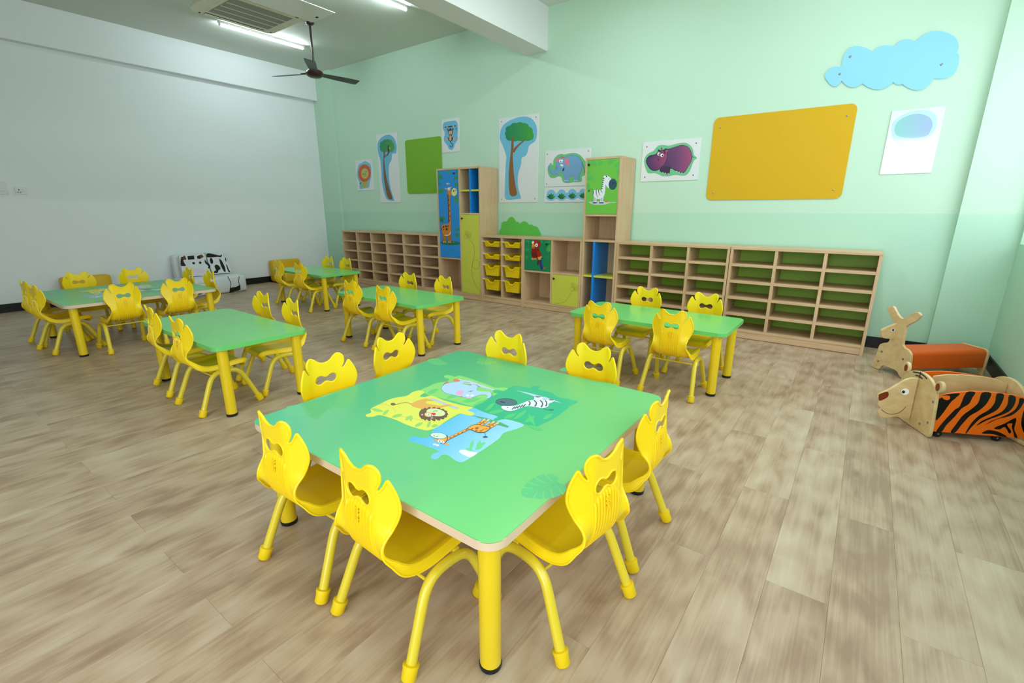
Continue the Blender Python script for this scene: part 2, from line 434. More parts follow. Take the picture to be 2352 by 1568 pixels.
struct(obj('baseboard_back', bm, BLACK), 'black baseboard of the back wall')
struct(boxo('baseboard_right', XR-.014, XR, YR, 5.446, 0, .105, BLACK), 'black baseboard of the right wall')

# floor: slab, then planks as laid (0.185 wide, 1.2 long, half bond)
PW, PL = 0.185, 1.20
fl = struct(boxo('floor', XL-.2, XS, YR-.2, YB+.2, -.12, -.008, mat('floor_screed', (120, 105, 88), 0.8, 0.2, 0.05, 6)), 'pale oak plank floor')
FM, FMS = floor_mat('oak_plank', True), floor_mat('oak_plank_far', False)
bm = bmesh.new(); box(bm, -PW/2+.00015, PW/2-.00015, -PL/2+.00015, PL/2-.00015, -.008, 0)
es = [e for e in bm.edges if all(v.co.z > -.001 for v in e.verts)]
bmesh.ops.bevel(bm, geom=es, offset=0.0006, segments=1, affect='EDGES')
pm = bpy.data.meshes.new('plank'); bm.to_mesh(pm); bm.free(); pm.materials.append(FM)
cands = []
k0 = int(math.floor((XL-.09)/PW))-1; k1 = int(math.ceil((XR-.09)/PW))+1
for k in range(k0, k1+1):
    x = .09+PW*(k+.5)
    if x+PW/2 < XL or x-PW/2 > XR: continue
    ph = 2.22 if k % 2 == 0 else 1.63
    for j in range(-6, 5):
        y = ph+PL*(j+.5)
        if y+PL/2 < YR or y-PL/2 > YB: continue
        seen = 0
        for dx in (-.5, 0, .5):
            for dy in (-.5, -.25, 0, .25, .5):
                q = project((x+dx*PW, y+dy*PL, 0))
                if q and -20 < q[0] < 2372 and 0 < q[1] < 1590 and y+dy*PL < 5.12: seen = max(seen, 1.0/q[2])
        cands.append((seen, x, y))
cands.sort(key=lambda c: -c[0])
bmr = bmesh.new(); lay = bmr.verts.layers.float.new('rnd')
for i, (s, x, y) in enumerate(cands):
    edge = x-PW/2 < XL or x+PW/2 > XR or y-PL/2 < YR or y+PL/2 > YB
    if s > 0 and i < 296 and not edge:
        o = bpy.data.objects.new('plank', pm); COL.objects.link(o); o.location = (x, y, 0); o.parent = fl
        if (i*7919) % 3 == 0: o.rotation_euler.z = PI
    else:
        n0 = len(bmr.verts)
        box(bmr, max(XL, x-PW/2+.00015), min(XR, x+PW/2-.00015), max(YR, y-PL/2+.00015), min(YB, y+PL/2-.00015), -.008, 0)
        r = random.random(); bmr.verts.ensure_lookup_table()
        for v in bmr.verts[n0:]: v[lay] = r
pr_ = obj('plank_remainder', bmr, FMS, fl); pr_['kind'] = 'stuff'

# ------------------------------------------------------------------ wall cabinets
SF, SB = 5.12, 5.505      # front and back planes
def unit(name, label, cat, x0, x1, ztop, group=None):
    t = thing(name, label, cat, ((x0+x1)/2, (SF+SB)/2, 0), 0, group)
    def part(nm, a0, a1, b0, b1, c0, c1, m, bev=0.0012, par=None):
        o = boxo(nm, a0, a1, b0, b1, c0, c1, m)
        if bev: bevel_mod(o, bev, 1)
        return adopt(o, par or t)
    return t, part
T = 0.0245
def carcass(part, x0, x1, ztop, back=MAPLE, z0=0.0, plinth=True):
    part('side_panel', x0, x0+T, SF, SB, z0, ztop-T, MAPLE); part('side_panel', x1-T, x1, SF, SB, z0, ztop-T, MAPLE)
    part('top_panel', x0, x1, SF-.002, SB, ztop-T, ztop, MAPLE_H)
    if plinth:
        part('plinth', x0+T, x1-T, SF+.004, SF+.02, 0.004, .068, MAPLE_H)
        part('bottom_panel', x0+T, x1-T, SF, SB, .068, .0905, MAPLE_H)
    part('back_panel', x0+T, x1-T, SB-.008, SB, z0 if not plinth else .0905, ztop-T, back, 0)
def cubby(x0, x1, label, back, group):
    t, part = unit('cubby_shelf', label, 'shelf', x0, x1, .91, group)
    carcass(part, x0, x1, .91, back)
    cw = (x1-x0-2*T-2*.027)/3
    for i in (1, 2):
        a = x0+T+i*cw+(i-1)*.027; part('divider', a, a+.027, SF+.001, SB-.008, .0905, .91-T, MAPLE)
    for i in range(3):
        a = x0+T+i*(cw+.027)
        for zt in (.7475, .5825, .4195, .2545): part('shelf_board', a, a+cw, SF+.002, SB-.008, zt-.027, zt, MAPLE_H)
        for z in (.855, .125):
            bm = bmesh.new(); 
            for yy in (SF+.06,):
                r = bmesh.ops.create_cone(bm, cap_ends=True, segments=8, radius1=.006, radius2=.005, depth=.004)
                bmesh.ops.rotate(bm, verts=r['verts'], matrix=Matrix.Rotation(PI/2, 3, 'Y'))
                bmesh.ops.translate(bm, verts=r['verts'], vec=(a+.002, yy, z))
            adopt(obj('screw_cap', bm, KNOB), t)
    return t
GC = 'low cubby shelf units along the back wall'
cubby(-7.54, -6.337, 'low maple cubby shelf in the far left corner beside the green column', MAPLE, GC)
cubby(-6.337, -5.136, 'low maple cubby shelf against the tall giraffe door cabinet', MAPLE, GC)
cubby(-2.288, -1.078, 'low maple cubby shelf with green back next to the zebra door tower', BACKG, GC)
cubby(-1.072, .134, 'low maple cubby shelf with green back, rightmost of the row near the kangaroo bench', BACKG, GC)
def knob(x, z, par, y=SF):
    bm = bmesh.new(); lathe(bm, [(.006, 0), (.006, .012), (.013, .016), (.014, .024), (.009, .028)], 14)
    bmesh.ops.rotate(bm, verts=bm.verts, matrix=Matrix.Rotation(PI/2, 3, 'X')); bmesh.ops.translate(bm, verts=bm.verts, vec=(x, y, z))
    return adopt(smoothed(obj('knob', bm, KNOB), 50), par)
def door(part, x0, x1, z0, z1, m):
    return part('door', x0+.002, x1-.002, SF-.001, SF+.016, z0+.002, z1-.002, m, .001)
FRONT = lambda cr, y=SF-.001: (lambda p: on_plane(cr(p), (0, y, 0), Vector((0, 1, 0))))
NF = Vector((0, -1, 0))

# tall cabinet with the giraffe door
x0, x1 = -5.134, -4.317
t, part = unit('tall_cabinet', 'tall maple cabinet with blue giraffe door and open blue and lime compartments', 'cabinet', x0, x1, 1.826)
carcass(part, x0, x1, 1.826)
part('divider', -4.7085, -4.682, SF+.001, SB-.008, .0905, 1.826-T, MAPLE)
part('shelf_board', x0+T, -4.7085, SF+.002, SB-.008, .562, .582, MAPLE_H)
part('shelf_board', -4.682, x1-T, SF+.002, SB-.008, 1.199, 1.22, MAPLE_H)
part('blue_divider', -4.512, -4.489, SF+.003, SB-.008, 1.22, 1.826-T, BLUE)['label'] = 'blue upright divider'
part('lime_shelf', -4.682, -4.512, SF+.004, SB-.008, 1.508, 1.531, LIME)['label'] = 'lime green shelf board'
part('lime_shelf', -4.489, x1-T, SF+.004, SB-.008, 1.508, 1.531, LIME)['label'] = 'lime green shelf board'
SKY = mat('blue_door_print', (30, 136, 214), 0.35, 0.5, 0.02, 6)
d = door(part, x0+T, -4.7085, .582, 1.8015, SKY); d['label'] = 'blue door printed with a giraffe'
knob(-4.775, 1.752, d)
GRO = (206, 128, 44); GRB = (92, 52, 24); INK = (28, 24, 26)
cg = crop(1000, 380, 7.1273)
a = Art(FRONT(cg), NF); a.clip = [(33, 72), (362, 58), (409, 1496), (94, 1480)]
LG = (44, 140, 92)
for (x, y, L, wd, an, c) in ((30, 100, 110, 60, 55, (50, 150, 120)), (30, 170, 110, 70, 25, LG), (34, 240, 44, 50, 75, LG), (40, 300, 60, 40, 15, LG), (44, 400, 100, 90, 20, LG), (210, 75, 70, 60, 70, (60, 152, 110)), (366, 80, 60, 50, 120, LG), (372, 175, 95, 60, 140, LG), (378, 300, 70, 60, 160, LG), (380, 540, 80, 60, 170, (60, 150, 70)), (376, 560, 60, 60, 130, (60, 150, 70)), (396, 1040, 75, 50, 165, LG), (398, 1140, 85, 70, 180, LG)):
    a.leaf(x, y, L, wd, an, c)
a.ell(245, 1268, 165, 36, (28, 112, 84), 2)
a.ell(95, 885, 48, 50, (38, 132, 84)); a.ell(130, 870, 26, 30, (38, 132, 84)); a.ell(104, 898, 18, 26, (14, 84, 60))
a.line([(90, 980), (92, 930), (100, 900)], 6, (160, 130, 60))
for x, y in ((130, 1120), (215, 1110), (160, 1125), (240, 1100)):
    a.line([(x, y), (x+8, 1200), (x+6, 1262)], 34, INK, 3); a.line([(x, y), (x+8, 1200), (x+6, 1258)], 26, GRO, 3)
    a.ell(x+6, 1255, 15, 9, (206, 170, 130))
    for q in (1160, 1190, 1220): a.ell(x+6, q, 6, 10, GRB)
body = [(205, 420), (238, 470), (244, 600), (252, 760), (256, 900), (258, 1030), (254, 1100), (232, 1134), (150, 1136), (112, 1100), (98, 1030), (104, 980), (140, 962), (200, 960), (216, 930), (214, 780), (208, 600), (200, 470)]
a.poly([((x-180)*1.05+179, (y-760)*1.006+760) for x, y in body], INK, 4); a.poly(body, GRO, 4)
a.line([(152, 1140), (190, 1144), (232, 1130), (252, 1085)], 13, (232, 220, 190))
a.line([(206, 470), (211, 620), (216, 780), (218, 940)], 13, (70, 40, 22))
for x, y, r, s in ((132, 1005, 16, 20), (174, 995, 18, 16), (208, 990, 11, 16), (186, 1042, 20, 22), (135, 1050, 9, 14), (104, 1040, 7, 18), (225, 560, 7, 16), (231, 650, 6, 20), (236, 740, 7, 18), (240, 830, 7, 18), (232, 900, 8, 14), (244, 600, 4, 14)): a.ell(x, y, r, s, GRB, 15)
a.poly([(195, 400), (268, 398), (274, 470), (240, 490), (205, 450)], GRO, 4)
for x in (192, 221): a.line([(x, 310), (x+6, 350)], 5, GRO, 0); a.ell(x, 298, 9, 15, (236, 226, 206))
a.ell(170, 380, 22, 11, GRO, 8); a.ell(174, 380, 12, 6, (230, 210, 120)); a.ell(256, 358, 18, 8, GRO, -18); a.ell(256, 358, 10, 4, (240, 200, 180), -18)
a.ell(222, 384, 26, 28, INK); a.ell(214, 384, 15, 25, (235, 238, 240)); a.ell(233, 382, 15, 25, (235, 238, 240)); a.ell(218, 390, 5, 8, INK); a.ell(238, 388, 5, 8, INK)
a.ell(310, 435, 51, 71, INK, 4); a.ell(310, 435, 47, 67, (214, 222, 158), 4); a.ell(300, 416, 7, 18, INK, 8); a.ell(328, 408, 7, 14, (140, 120, 60), 8)
a.ell(300, 1252, 14, 10, (190, 110, 50))
a.build('giraffe_print', d)
d = door(part, -4.682, x1-T, .0905, 1.199, LIME); d['label'] = 'tall lime door with an engraved bee'
knob(-4.645, 1.145, d)
cb = crop(980, 370, 4.48)
def bee(a, cx, cy, s, wd, c=(120, 120, 40)):
    f = lambda pts: [(cx+x*s, cy+y*s) for x, y in pts]
    for pts in ([(-20, 6), (-26, 22), (-14, 36), (6, 34), (10, 14), (-2, 4), (-20, 6)], [(-12, 8), (-4, 24), (-10, 34)], [(-4, 4), (4, 18), (2, 32)],
                [(6, 10), (24, 4), (32, 20), (22, 34), (8, 28), (6, 10)], [(-14, 4), (-20, -20), (-10, -26), (-6, 4)], [(-4, 4), (0, -26), (10, -24), (6, 4)],
                [(20, 5), (20, -10), (26, -14)], [(28, 8), (36, -8), (42, -10)], [(14, 20), (20, 26), (28, 22)]):
        a.line(f(pts), wd, c, 4)
    a.ell(cx+18*s, cy+14*s, 1.6*s, 2.4*s, c); a.ell(cx+26*s, cy+14*s, 1.6*s, 2.4*s, c)
a = Art(FRONT(cb), NF)
bee(a, 416, 752, 1.15, 2.2)
a.line([(430, 798), (470, 840), (490, 900), (488, 970), (472, 1040), (464, 1100), (470, 1180), (500, 1270), (555, 1340)], 2.6, (128, 126, 40))
a.line([(508+37*math.cos(q), 1063+48*math.sin(q)) for q in np.linspace(0, 2*PI, 25)], 2.4, (128, 126, 40), 0)
a.build('bee_engraving', d)

# low drawer unit with eight trays
x0, x1 = -4.315, -3.6
t, part = unit('tray_cabinet', 'low maple cabinet with two columns of yellow trays', 'cabinet', x0, x1, .921)
carcass(part, x0, x1, .921)
part('divider', -3.967, -3.943, SF+.001, SB-.008, .0905, .921-T, MAPLE)
COLS = [(x0+T, -3.967), (-3.943, x1-T)]
TR = [(.848, .774), (.677, .606), (.526, .377), (.325, .175)]
for (a0, a1) in COLS:
    for zt, zb in TR:
        for s in (0, 1):
            xx = a0 if s == 0 else a1-.012
            part('tray_runner', xx, xx+.012, SF+.01, SB-.02, zt-.012, zt+.006, RAIL, 0)
    for z in (.865, .12): 
        bm = bmesh.new(); r = bmesh.ops.create_cone(bm, cap_ends=True, segments=8, radius1=.006, radius2=.005, depth=.004)
        bmesh.ops.rotate(bm, verts=r['verts'], matrix=Matrix.Rotation(PI/2, 3, 'Y')); bmesh.ops.translate(bm, verts=r['verts'], vec=(a0+.002, SF+.05, z))
        adopt(obj('screw_cap', bm, KNOB), t)
def tray(xa, xb, zt, zb, label):
    xm = (xa+xb)/2; t = thing('storage_tray', label, 'tray', (xm, SF+.18, zb), 0, 'yellow trays in the low cabinet')
    W = (xb-xa)/2-.013; H = zt-zb; D0, D1 = SF+.004-(SF+.18), SB-.03-(SF+.18)
    tp = .028 if H > .1 else .020
    bm = bmesh.new()
    o = [bm.verts.new(p) for p in ((-W+tp, D0+.012, 0), (W-tp, D0+.012, 0), (W-tp, D1, 0), (-W+tp, D1, 0), (-W+.006, D0, H), (W-.006, D0, H), (W-.006, D1, H), (-W+.006, D1, H))]
    # front dips in the middle: extra verts
    for q in ((0, 1, 2, 3),): bm.faces.new([o[i] for i in q])
    dip = min(.032, H*.42)
    prof = [(-W+.006, H), (-W+.075, H), (-W+.10, H-dip*.8), (-W+.11, H-dip), (W-.11, H-dip), (W-.10, H-dip*.8), (W-.075, H), (W-.006, H)]
    fr = [o[4]]+[bm.verts.new((x, D0+.012*(1-z/H), z)) for x, z in prof[1:-1]]+[o[5]]
    bm.faces.new([o[0]]+fr+[o[1]]); bm.faces.new((o[1], o[5], o[6], o[2])); bm.faces.new((o[2], o[6], o[7], o[3])); bm.faces.new((o[3], o[7], o[4], o[0]))
    b = obj('bin', bm, TRAYY, t); md = b.modifiers.new('wall', 'SOLIDIFY'); md.thickness = .003; md.offset = -1
    bm = bmesh.new()
    up = prof; lo = [(x, z-.022) for x, z in prof]
    lo2 = [(x, z-.022 if abs(z-H) > 1e-6 else z-.016) for x, z in prof]
    pts = [(x, z) for x, z in up]+[(x, z) for x, z in lo2[::-1]]
    prism(bm, pts, (0, D0-.014, 0), (1, 0, 0), (0, 0, 1), (0, 1, 0), .014)
    bevel_mod(obj('front_lip', bm, TRAYY, t), .003, 2)
    for s in (-1, 1): boxo('side_rim', min(s*W, s*(W-.010)), max(s*W, s*(W-.010)), D0, D1, H-.006, H, TRAYY, t)
NM = [('shallow', 'topmost of the left column'), ('shallow', 'second from the top in the left column'), ('deep', 'third from the top in the left column'), ('deep', 'lowest of the left column'),
      ('shallow', 'topmost of the right column'), ('shallow', 'second from the top in the right column'), ('deep', 'third from the top in the right column'), ('deep', 'lowest of the right column')]
for ci, (a0, a1) in enumerate(COLS):
    for ri, (zt, zb) in enumerate(TR):
        n = NM[ci*4+ri]; tray(a0+.013, a1-.013, zt, zb, n[0]+' yellow tray, '+n[1]+' in the low cabinet')

# low unit with the parrot door
x0, x1 = -3.6, -2.735
t, part = unit('low_cabinet', 'low maple cabinet with green parrot door and small lime door', 'cabinet', x0, x1, .921)
carcass(part, x0, x1, .921)
part('divider', -3.172, -3.147, SF+.001, SB-.008, .0905, .921-T, MAPLE)
part('shelf_board', x0+T, -3.172, SF+.002, SB-.008, .478, .500, MAPLE_H); part('shelf_board', -3.147, x1-T, SF+.002, SB-.008, .478, .500, MAPLE_H)
d = door(part, x0+T, -3.172, .500, .8965, mat('green_door_print', (14, 128, 78), 0.35, 0.5, 0.03, 6)); d['label'] = 'green door printed with a red parrot'
knob(-3.225, .848, d)
cp = crop(1200, 545, 18.44); a = Art(FRONT(cp), NF); a.clip = [(108, 88), (1196, 118), (1176, 1436), (100, 1362)]
for (x, y, L, wd, an, c) in ((110, 110, 260, 90, 20, (40, 150, 84)), (110, 560, 190, 130, -20, (48, 156, 88)), (110, 480, 160, 90, 40, (36, 146, 84)), (112, 780, 190, 90, 50, (44, 150, 86)), (110, 400, 90, 80, 0, (30, 140, 84)), (1190, 300, 330, 150, 120, (56, 160, 74)), (1200, 180, 300, 110, 165, (40, 150, 84)), (800, 110, 150, 90, 80, (22, 160, 96)), (1180, 440, 200, 130, 115, (72, 166, 66))): a.leaf(x, y, L, wd, an, c)
a.line([(110, 760), (300, 860), (450, 930), (700, 960), (930, 910), (1190, 790)], 12, (52, 160, 100))
a.poly([(630, 950), (650, 1195), (690, 1180), (720, 1100), (740, 960)], (112, 30, 28)); a.line([(640, 950), (645, 1190)], 26, (8, 60, 30), 0)
a.poly([(720, 960), (760, 1310), (830, 1420), (850, 1340), (880, 1330), (860, 1180), (820, 980), (780, 930)], (28, 44, 120)); a.poly([(780, 1000), (820, 1250), (860, 1240), (830, 1000)], (44, 74, 160)); a.poly([(800, 930), (920, 890), (880, 870), (830, 860)], (24, 44, 130))
a.poly([(400, 480), (360, 330), (390, 210), (480, 140), (590, 120), (690, 160), (760, 170), (775, 260), (740, 380), (700, 470), (720, 560), (790, 690), (810, 800), (740, 880), (620, 920), (480, 880), (400, 780), (370, 640)], (70, 10, 12), 4)
a.poly([(410, 480), (375, 330), (400, 215), (490, 150), (590, 130), (690, 170), (750, 180), (765, 260), (730, 380), (690, 470), (710, 560), (780, 690), (798, 800), (735, 868), (620, 905), (490, 868), (412, 775), (385, 640)], lambda p: mixc((176, 26, 20), (84, 20, 16), (p[1]-300)/520), 4)
a.poly([(610, 620), (690, 570), (770, 690), (800, 800), (720, 810), (650, 800)], (176, 24, 16), 4)
a.poly([(640, 830), (660, 900), (700, 950), (770, 940), (790, 880), (830, 830), (780, 790), (720, 830)], (222, 160, 56), 3)
a.ell(440, 910, 72, 44, (210, 140, 70)); a.ell(545, 905, 68, 40, (206, 130, 70))
a.ell(445, 220, 52, 66, (232, 240, 236), 14); a.ell(596, 330, 56, 80, (240, 242, 244), 8); a.ell(592, 345, 14, 26, INK, 12); a.ell(448, 240, 12, 20, (90, 120, 90))
a.poly([(390, 340), (430, 270), (490, 270), (528, 330), (510, 410), (450, 440), (400, 410)], (216, 150, 44), 4); a.ell(460, 428, 62, 44, (206, 120, 60)); a.ell(458, 424, 30, 16, (130, 40, 20))
a.ell(930, 1305, 50, 40, (176, 92, 50))
a.build('parrot_print', d)
d = door(part, -3.147, x1-T, .0905, .478, LIME); d['label'] = 'small lime door with an engraved bee'
knob(-3.108, .425, d)
c2 = crop(1180, 530, 7.84); a = Art(FRONT(c2), NF)
bee(a, 1078, 1000, 2.3, 3.4)
a.line([(740, 1300), (840, 1302), (920, 1270), (980, 1200), (1020, 1130), (1045, 1095)], 4.2, (128, 126, 40))
a.build('bee_engraving', d)

# zebra tower: lower open unit + upper box
x0, x1 = -2.732, -2.291
t, part = unit('tower_cabinet', 'tall narrow maple tower with green zebra door and blue and lime cross dividers', 'cabinet', x0, x1, 1.832)
carcass(part, x0, x1, 1.832)
part('shelf_board', x0+T, x1-T, SF+.001, SB-.008, .899, .922, MAPLE_H); part('shelf_board', x0+T, x1-T, SF+.001, SB-.008, 1.19, 1.212, MAPLE_H)
part('blue_divider', -2.591, -2.566, SF+.003, SB-.008, .0905, .899, BLUE)['label'] = 'blue upright divider'
part('lime_shelf', x0+T, -2.591, SF+.004, SB-.008, .482, .504, LIME)['label'] = 'lime green shelf board'
part('lime_shelf', -2.566, x1-T, SF+.004, SB-.008, .482, .504, LIME)['label'] = 'lime green shelf board'
d = door(part, x0+T, x1-T, 1.212, 1.832-T, mat('leaf_door_print', (110, 192, 72), 0.35, 0.5, 0.02, 6)); d['label'] = 'green door printed with a zebra'
knob(-2.678, 1.755, d)
cz = crop(1340, 355, 10.81); a = Art(FRONT(cz), NF); a.clip = [(101, 146), (909, 101), (838, 1468), (52, 1468)]
LZ = (90, 184, 92)
for (x, y, L, wd, an) in ((95, 150, 120, 90, 70), (180, 150, 200, 110, 40), (400, 140, 130, 90, 75), (640, 130, 130, 110, 80), (760, 125, 150, 110, 150), (890, 330, 180, 120, 100), (900, 180, 200, 90, 130), (90, 560, 190, 110, 10), (88, 520, 130, 120, 60), (80, 700, 170, 140, 75), (70, 480, 120, 60, -20)): a.leaf(x, y, L, wd, an, LZ)
a.poly([(130, 1180), (220, 1165), (500, 1160), (660, 1180), (800, 1180), (800, 1195), (640, 1205), (520, 1240), (380, 1248), (240, 1235)], (196, 206, 210), 3)
for x in (285, 320, 445, 485):
    a.line([(x, 1050), (x-10, 1120), (x-15, 1190)], 58, (92, 100, 104), 3); a.line([(x, 1050), (x-10, 1120), (x-14, 1185)], 48, (226, 234, 236), 3)
    for q in (1105, 1140): a.line([(x-36, q), (x+14, q-8)], 9, (96, 104, 108), 0)
    a.ell(x-18, 1195, 42, 20, (84, 98, 106))
zb = [(505, 545), (560, 520), (640, 545), (690, 590), (700, 650), (640, 740), (632, 835), (580, 790), (552, 745), (548, 830), (536, 950), (505, 1040), (440, 1090), (340, 1100), (268, 1060), (240, 980), (250, 900), (310, 872), (420, 872), (455, 850), (466, 760), (480, 640)]
a.poly([((x-430)*1.025+430, (y-820)*1.018+820) for x, y in zb], (70, 84, 90), 4); a.poly(zb, (228, 236, 238), 4)
for P_ in ([(320, 870), (318, 940), (335, 1010), (362, 1075)], [(376, 872), (380, 930), (398, 980), (418, 1015)], [(428, 868), (445, 905), (478, 950)], [(252, 905), (246, 960), (256, 1010)]): a.line(P_, [22, 6], (52, 72, 80))
for y in (590, 640, 690, 740, 790, 845): a.line([(525-(y-590)*.22, y-14), (492-(y-590)*.12, y), (470-(y-590)*.08, y+8)], [30, 12], (48, 66, 74), 3)
a.line([(240, 890), (210, 858), (170, 862), (150, 885)], 8, (84, 120, 90)); a.ell(140, 898, 30, 28, (60, 116, 84), -30)
a.ell(525, 548, 24, 26, (240, 246, 248)); a.ell(578, 536, 20, 26, (52, 70, 78), 10); a.ell(592, 526, 12, 16, (240, 246, 248))
a.ell(612, 600, 24, 36, (244, 248, 250), 8); a.ell(652, 592, 22, 34, (244, 248, 250), 8); a.ell(618, 606, 6, 14, INK); a.ell(655, 600, 6, 14, INK)
a.ell(730, 735, 103, 138, (48, 84, 96), 6); a.ell(738, 700, 16, 26, (24, 56, 70)); a.ell(795, 698, 15, 24, (40, 60, 100))
a.ell(572, 1160, 40, 24, (196, 130, 40))
a.build('zebra_print', d)

# ------------------------------------------------------------------ things on the back wall
WALLF = lambda cr, y: (lambda p: on_plane(cr(p), (0, y, 0), Vector((0, 1, 0))))
def poster(name, label, cat, x0, x1, z0, z1, m, th=.008, r=0.0, screws=(), group=None):
    t = thing(name, label, cat, ((x0+x1)/2, YB-.004, z0), 0, group)
    pts = rrect(x0, x1, z0, z1, r) if r else [(x1, z1), (x0, z1), (x0, z0), (x1, z0)]
    bm = bmesh.new(); prism(bm, pts, (0, YB-th, 0), (1, 0, 0), (0, 0, 1), (0, 1, 0), th-.0005)
    b = adopt(bevel_mod(obj('panel', bm, m), .0015, 1), t)
    for sx, sz in screws:
        bm = bmesh.new(); lathe(bm, [(.008, 0), (.008, .002), (.004, .004)], 10)
        bmesh.ops.rotate(bm, verts=bm.verts, matrix=Matrix.Rotation(PI/2, 3, 'X')); bmesh.ops.translate(bm, verts=bm.verts, vec=(sx, YB-th, sz))
        adopt(obj('screw', bm, STEEL), t)
    return t, b
def corners(x0, x1, z0, z1, d): return [(x0+d, z0+d), (x1-d, z0+d), (x0+d, z1-d), (x1-d, z1-d)]
TH = .008
GP = 'animal picture boards on the back wall'
BB = (112, 190, 226)
# lion
t, b = poster('lion_picture', 'small white picture board with an orange maned lion, leftmost on the wall', 'picture', -7.53, -7.06, 1.595, 2.107, BOARD, group=GP)
cr_ = crop(810, 290, 8.25); a = Art(WALLF(cr_, YB-TH), NF)
a.poly([(120, 720), (180, 690), (230, 660), (300, 690), (345, 740), (355, 900), (345, 980), (325, 1060), (310, 1160), (230, 1175), (140, 1180), (128, 1060), (95, 980), (85, 880), (100, 780)], BB, 4)
a.poly([(185, 1010), (275, 1030), (272, 1150), (180, 1155), (175, 1080)], (176, 172, 84), 3)
for i in range(15):
    q = 2*PI*i/15; a.ell(225+88*math.cos(q), 885+135*math.sin(q), 32, 46, (206, 88, 36), math.degrees(q))
a.ell(225, 885, 92, 140, (206, 88, 36)); a.ell(232, 895, 70, 100, (190, 184, 100)); a.ell(208, 850, 26, 34, (176, 190, 130))
for x, y in ((198, 905), (252, 858)): a.ell(x, y, 8, 16, (80, 100, 50))
a.ell(235, 905, 8, 12, (140, 60, 40)); a.line([(215, 935), (238, 940), (255, 920)], 5, (90, 90, 40)); a.ell(150, 1080, 11, 20, (40, 80, 90))
a.build('print', t)
# small tree with a bird
t, b = poster('tree_picture', 'narrow white picture board with a leaning tree and a perched black bird', 'picture', -6.905, -6.385, 1.383, 2.475, BOARD, group=GP)
a = Art(WALLF(cr_, YB-TH), NF)
a.poly([(470, 380), (490, 280), (580, 190), (690, 158), (780, 220), (830, 340), (832, 440), (815, 515), (755, 520), (735, 640), (690, 740), (690, 980), (720, 1180), (785, 1390), (770, 1412), (690, 1400), (640, 1370), (590, 1230), (555, 1040), (540, 760), (520, 620), (485, 510)], (104, 178, 214), 4)
def crown(a, cx, cy, sx, sy, f=lambda p: (36, 140, 78)):
    blobs = [(-.8, .1, .28), (-.72, -.35, .3), (-.3, -.62, .34), (.1, -.75, .3), (.45, -.6, .34), (.78, -.2, .32), (.92, .25, .26), (.75, .6, .25), (.2, .55, .3), (-.3, .55, .32), (-.7, .5, .3)]
    for x, y, r in blobs: a.ell(cx+x*sx*.82, cy+y*sy*.82, r*sx, r*sy*1.15, f)
    a.ell(cx, cy, sx*.8, sy*.75, f)
crown(a, 650, 375, 148, 140, lambda p: mixc((30, 132, 84), (74, 160, 60), (p[0]-560)/240))
TRK = (122, 88, 48)
a.poly([(590, 450), (608, 460), (612, 560), (600, 620), (612, 760), (640, 960), (690, 1160), (752, 1365), (665, 1350), (610, 1110), (588, 920), (580, 700), (585, 560)], TRK, 3)
a.line([(598, 590), (630, 560), (690, 500), (720, 470)], [22, 8], TRK)
a.poly([(665, 390), (680, 350), (692, 352), (684, 400), (700, 440), (688, 490), (672, 545), (652, 555), (668, 500), (664, 440)], (24, 48, 34), 3); a.poly([(690, 400), (712, 405), (710, 440), (700, 445)], (206, 170, 70), 3)
a.build('print', t)
# monkey
t, b = poster('monkey_picture', 'small white picture board with a monkey hanging from a branch, above the green board', 'picture', -5.38, -5.025, 2.092, 2.553, BOARD, group=GP)
cm = crop(1010, 260, 15.68); a = Art(WALLF(cm, YB-TH), NF)
a.poly([(115, 450), (140, 360), (220, 310), (520, 265), (600, 290), (645, 380), (655, 600), (640, 800), (650, 900), (620, 1000), (545, 1110), (520, 1230), (450, 1315), (380, 1315), (310, 1250), (270, 1150), (170, 1020), (150, 900), (180, 760), (170, 660), (130, 590)], (106, 184, 222), 4)
DM = (34, 52, 60)
a.line([(190, 505), (400, 478), (585, 450)], 46, DM, 3); a.ell(270, 500, 36, 50, (214, 150, 112)); a.ell(495, 472, 38, 46, (218, 168, 124))
a.line([(285, 540), (288, 600), (330, 640)], 30, DM, 3); a.line([(475, 530), (466, 600), (430, 630)], 30, DM, 3)
a.poly([(300, 700), (305, 620), (360, 560), (385, 530), (420, 565), (465, 630), (470, 720), (440, 780), (428, 850), (470, 900), (455, 980), (385, 1025), (320, 980), (310, 920), (345, 850), (335, 780)], DM, 4)
a.poly([(318, 690), (335, 620), (378, 640), (430, 610), (448, 690), (440, 745), (385, 780), (330, 750)], (208, 172, 140), 4); a.ell(382, 755, 40, 30, (196, 150, 120)); a.ell(382, 762, 22, 8, (110, 60, 50))
a.poly([(365, 800), (405, 800), (425, 900), (410, 985), (375, 992), (345, 960), (350, 880)], (216, 166, 138), 4)
a.line([(330, 940), (300, 900), (270, 880)], 26, DM, 3); a.line([(440, 930), (470, 880), (500, 860)], 26, DM, 3)
a.ell(262, 940, 40, 58, (216, 164, 136), -12); a.ell(515, 915, 44, 62, (214, 164, 140), 14); a.ell(270, 690, 22, 26, (190, 160, 170)); a.ell(500, 680, 20, 24, (190, 165, 170))
a.line([(380, 1010), (400, 1060), (455, 1110), (462, 1170), (430, 1215), (385, 1205), (372, 1150)], 26, (34, 74, 96))
a.leaf(550, 580, 80, 36, -20, (42, 140, 140)); a.leaf(590, 560, 70, 30, -75, (42, 140, 140)); a.leaf(590, 590, 50, 26, 60, (42, 140, 140))
a.build('print', t)
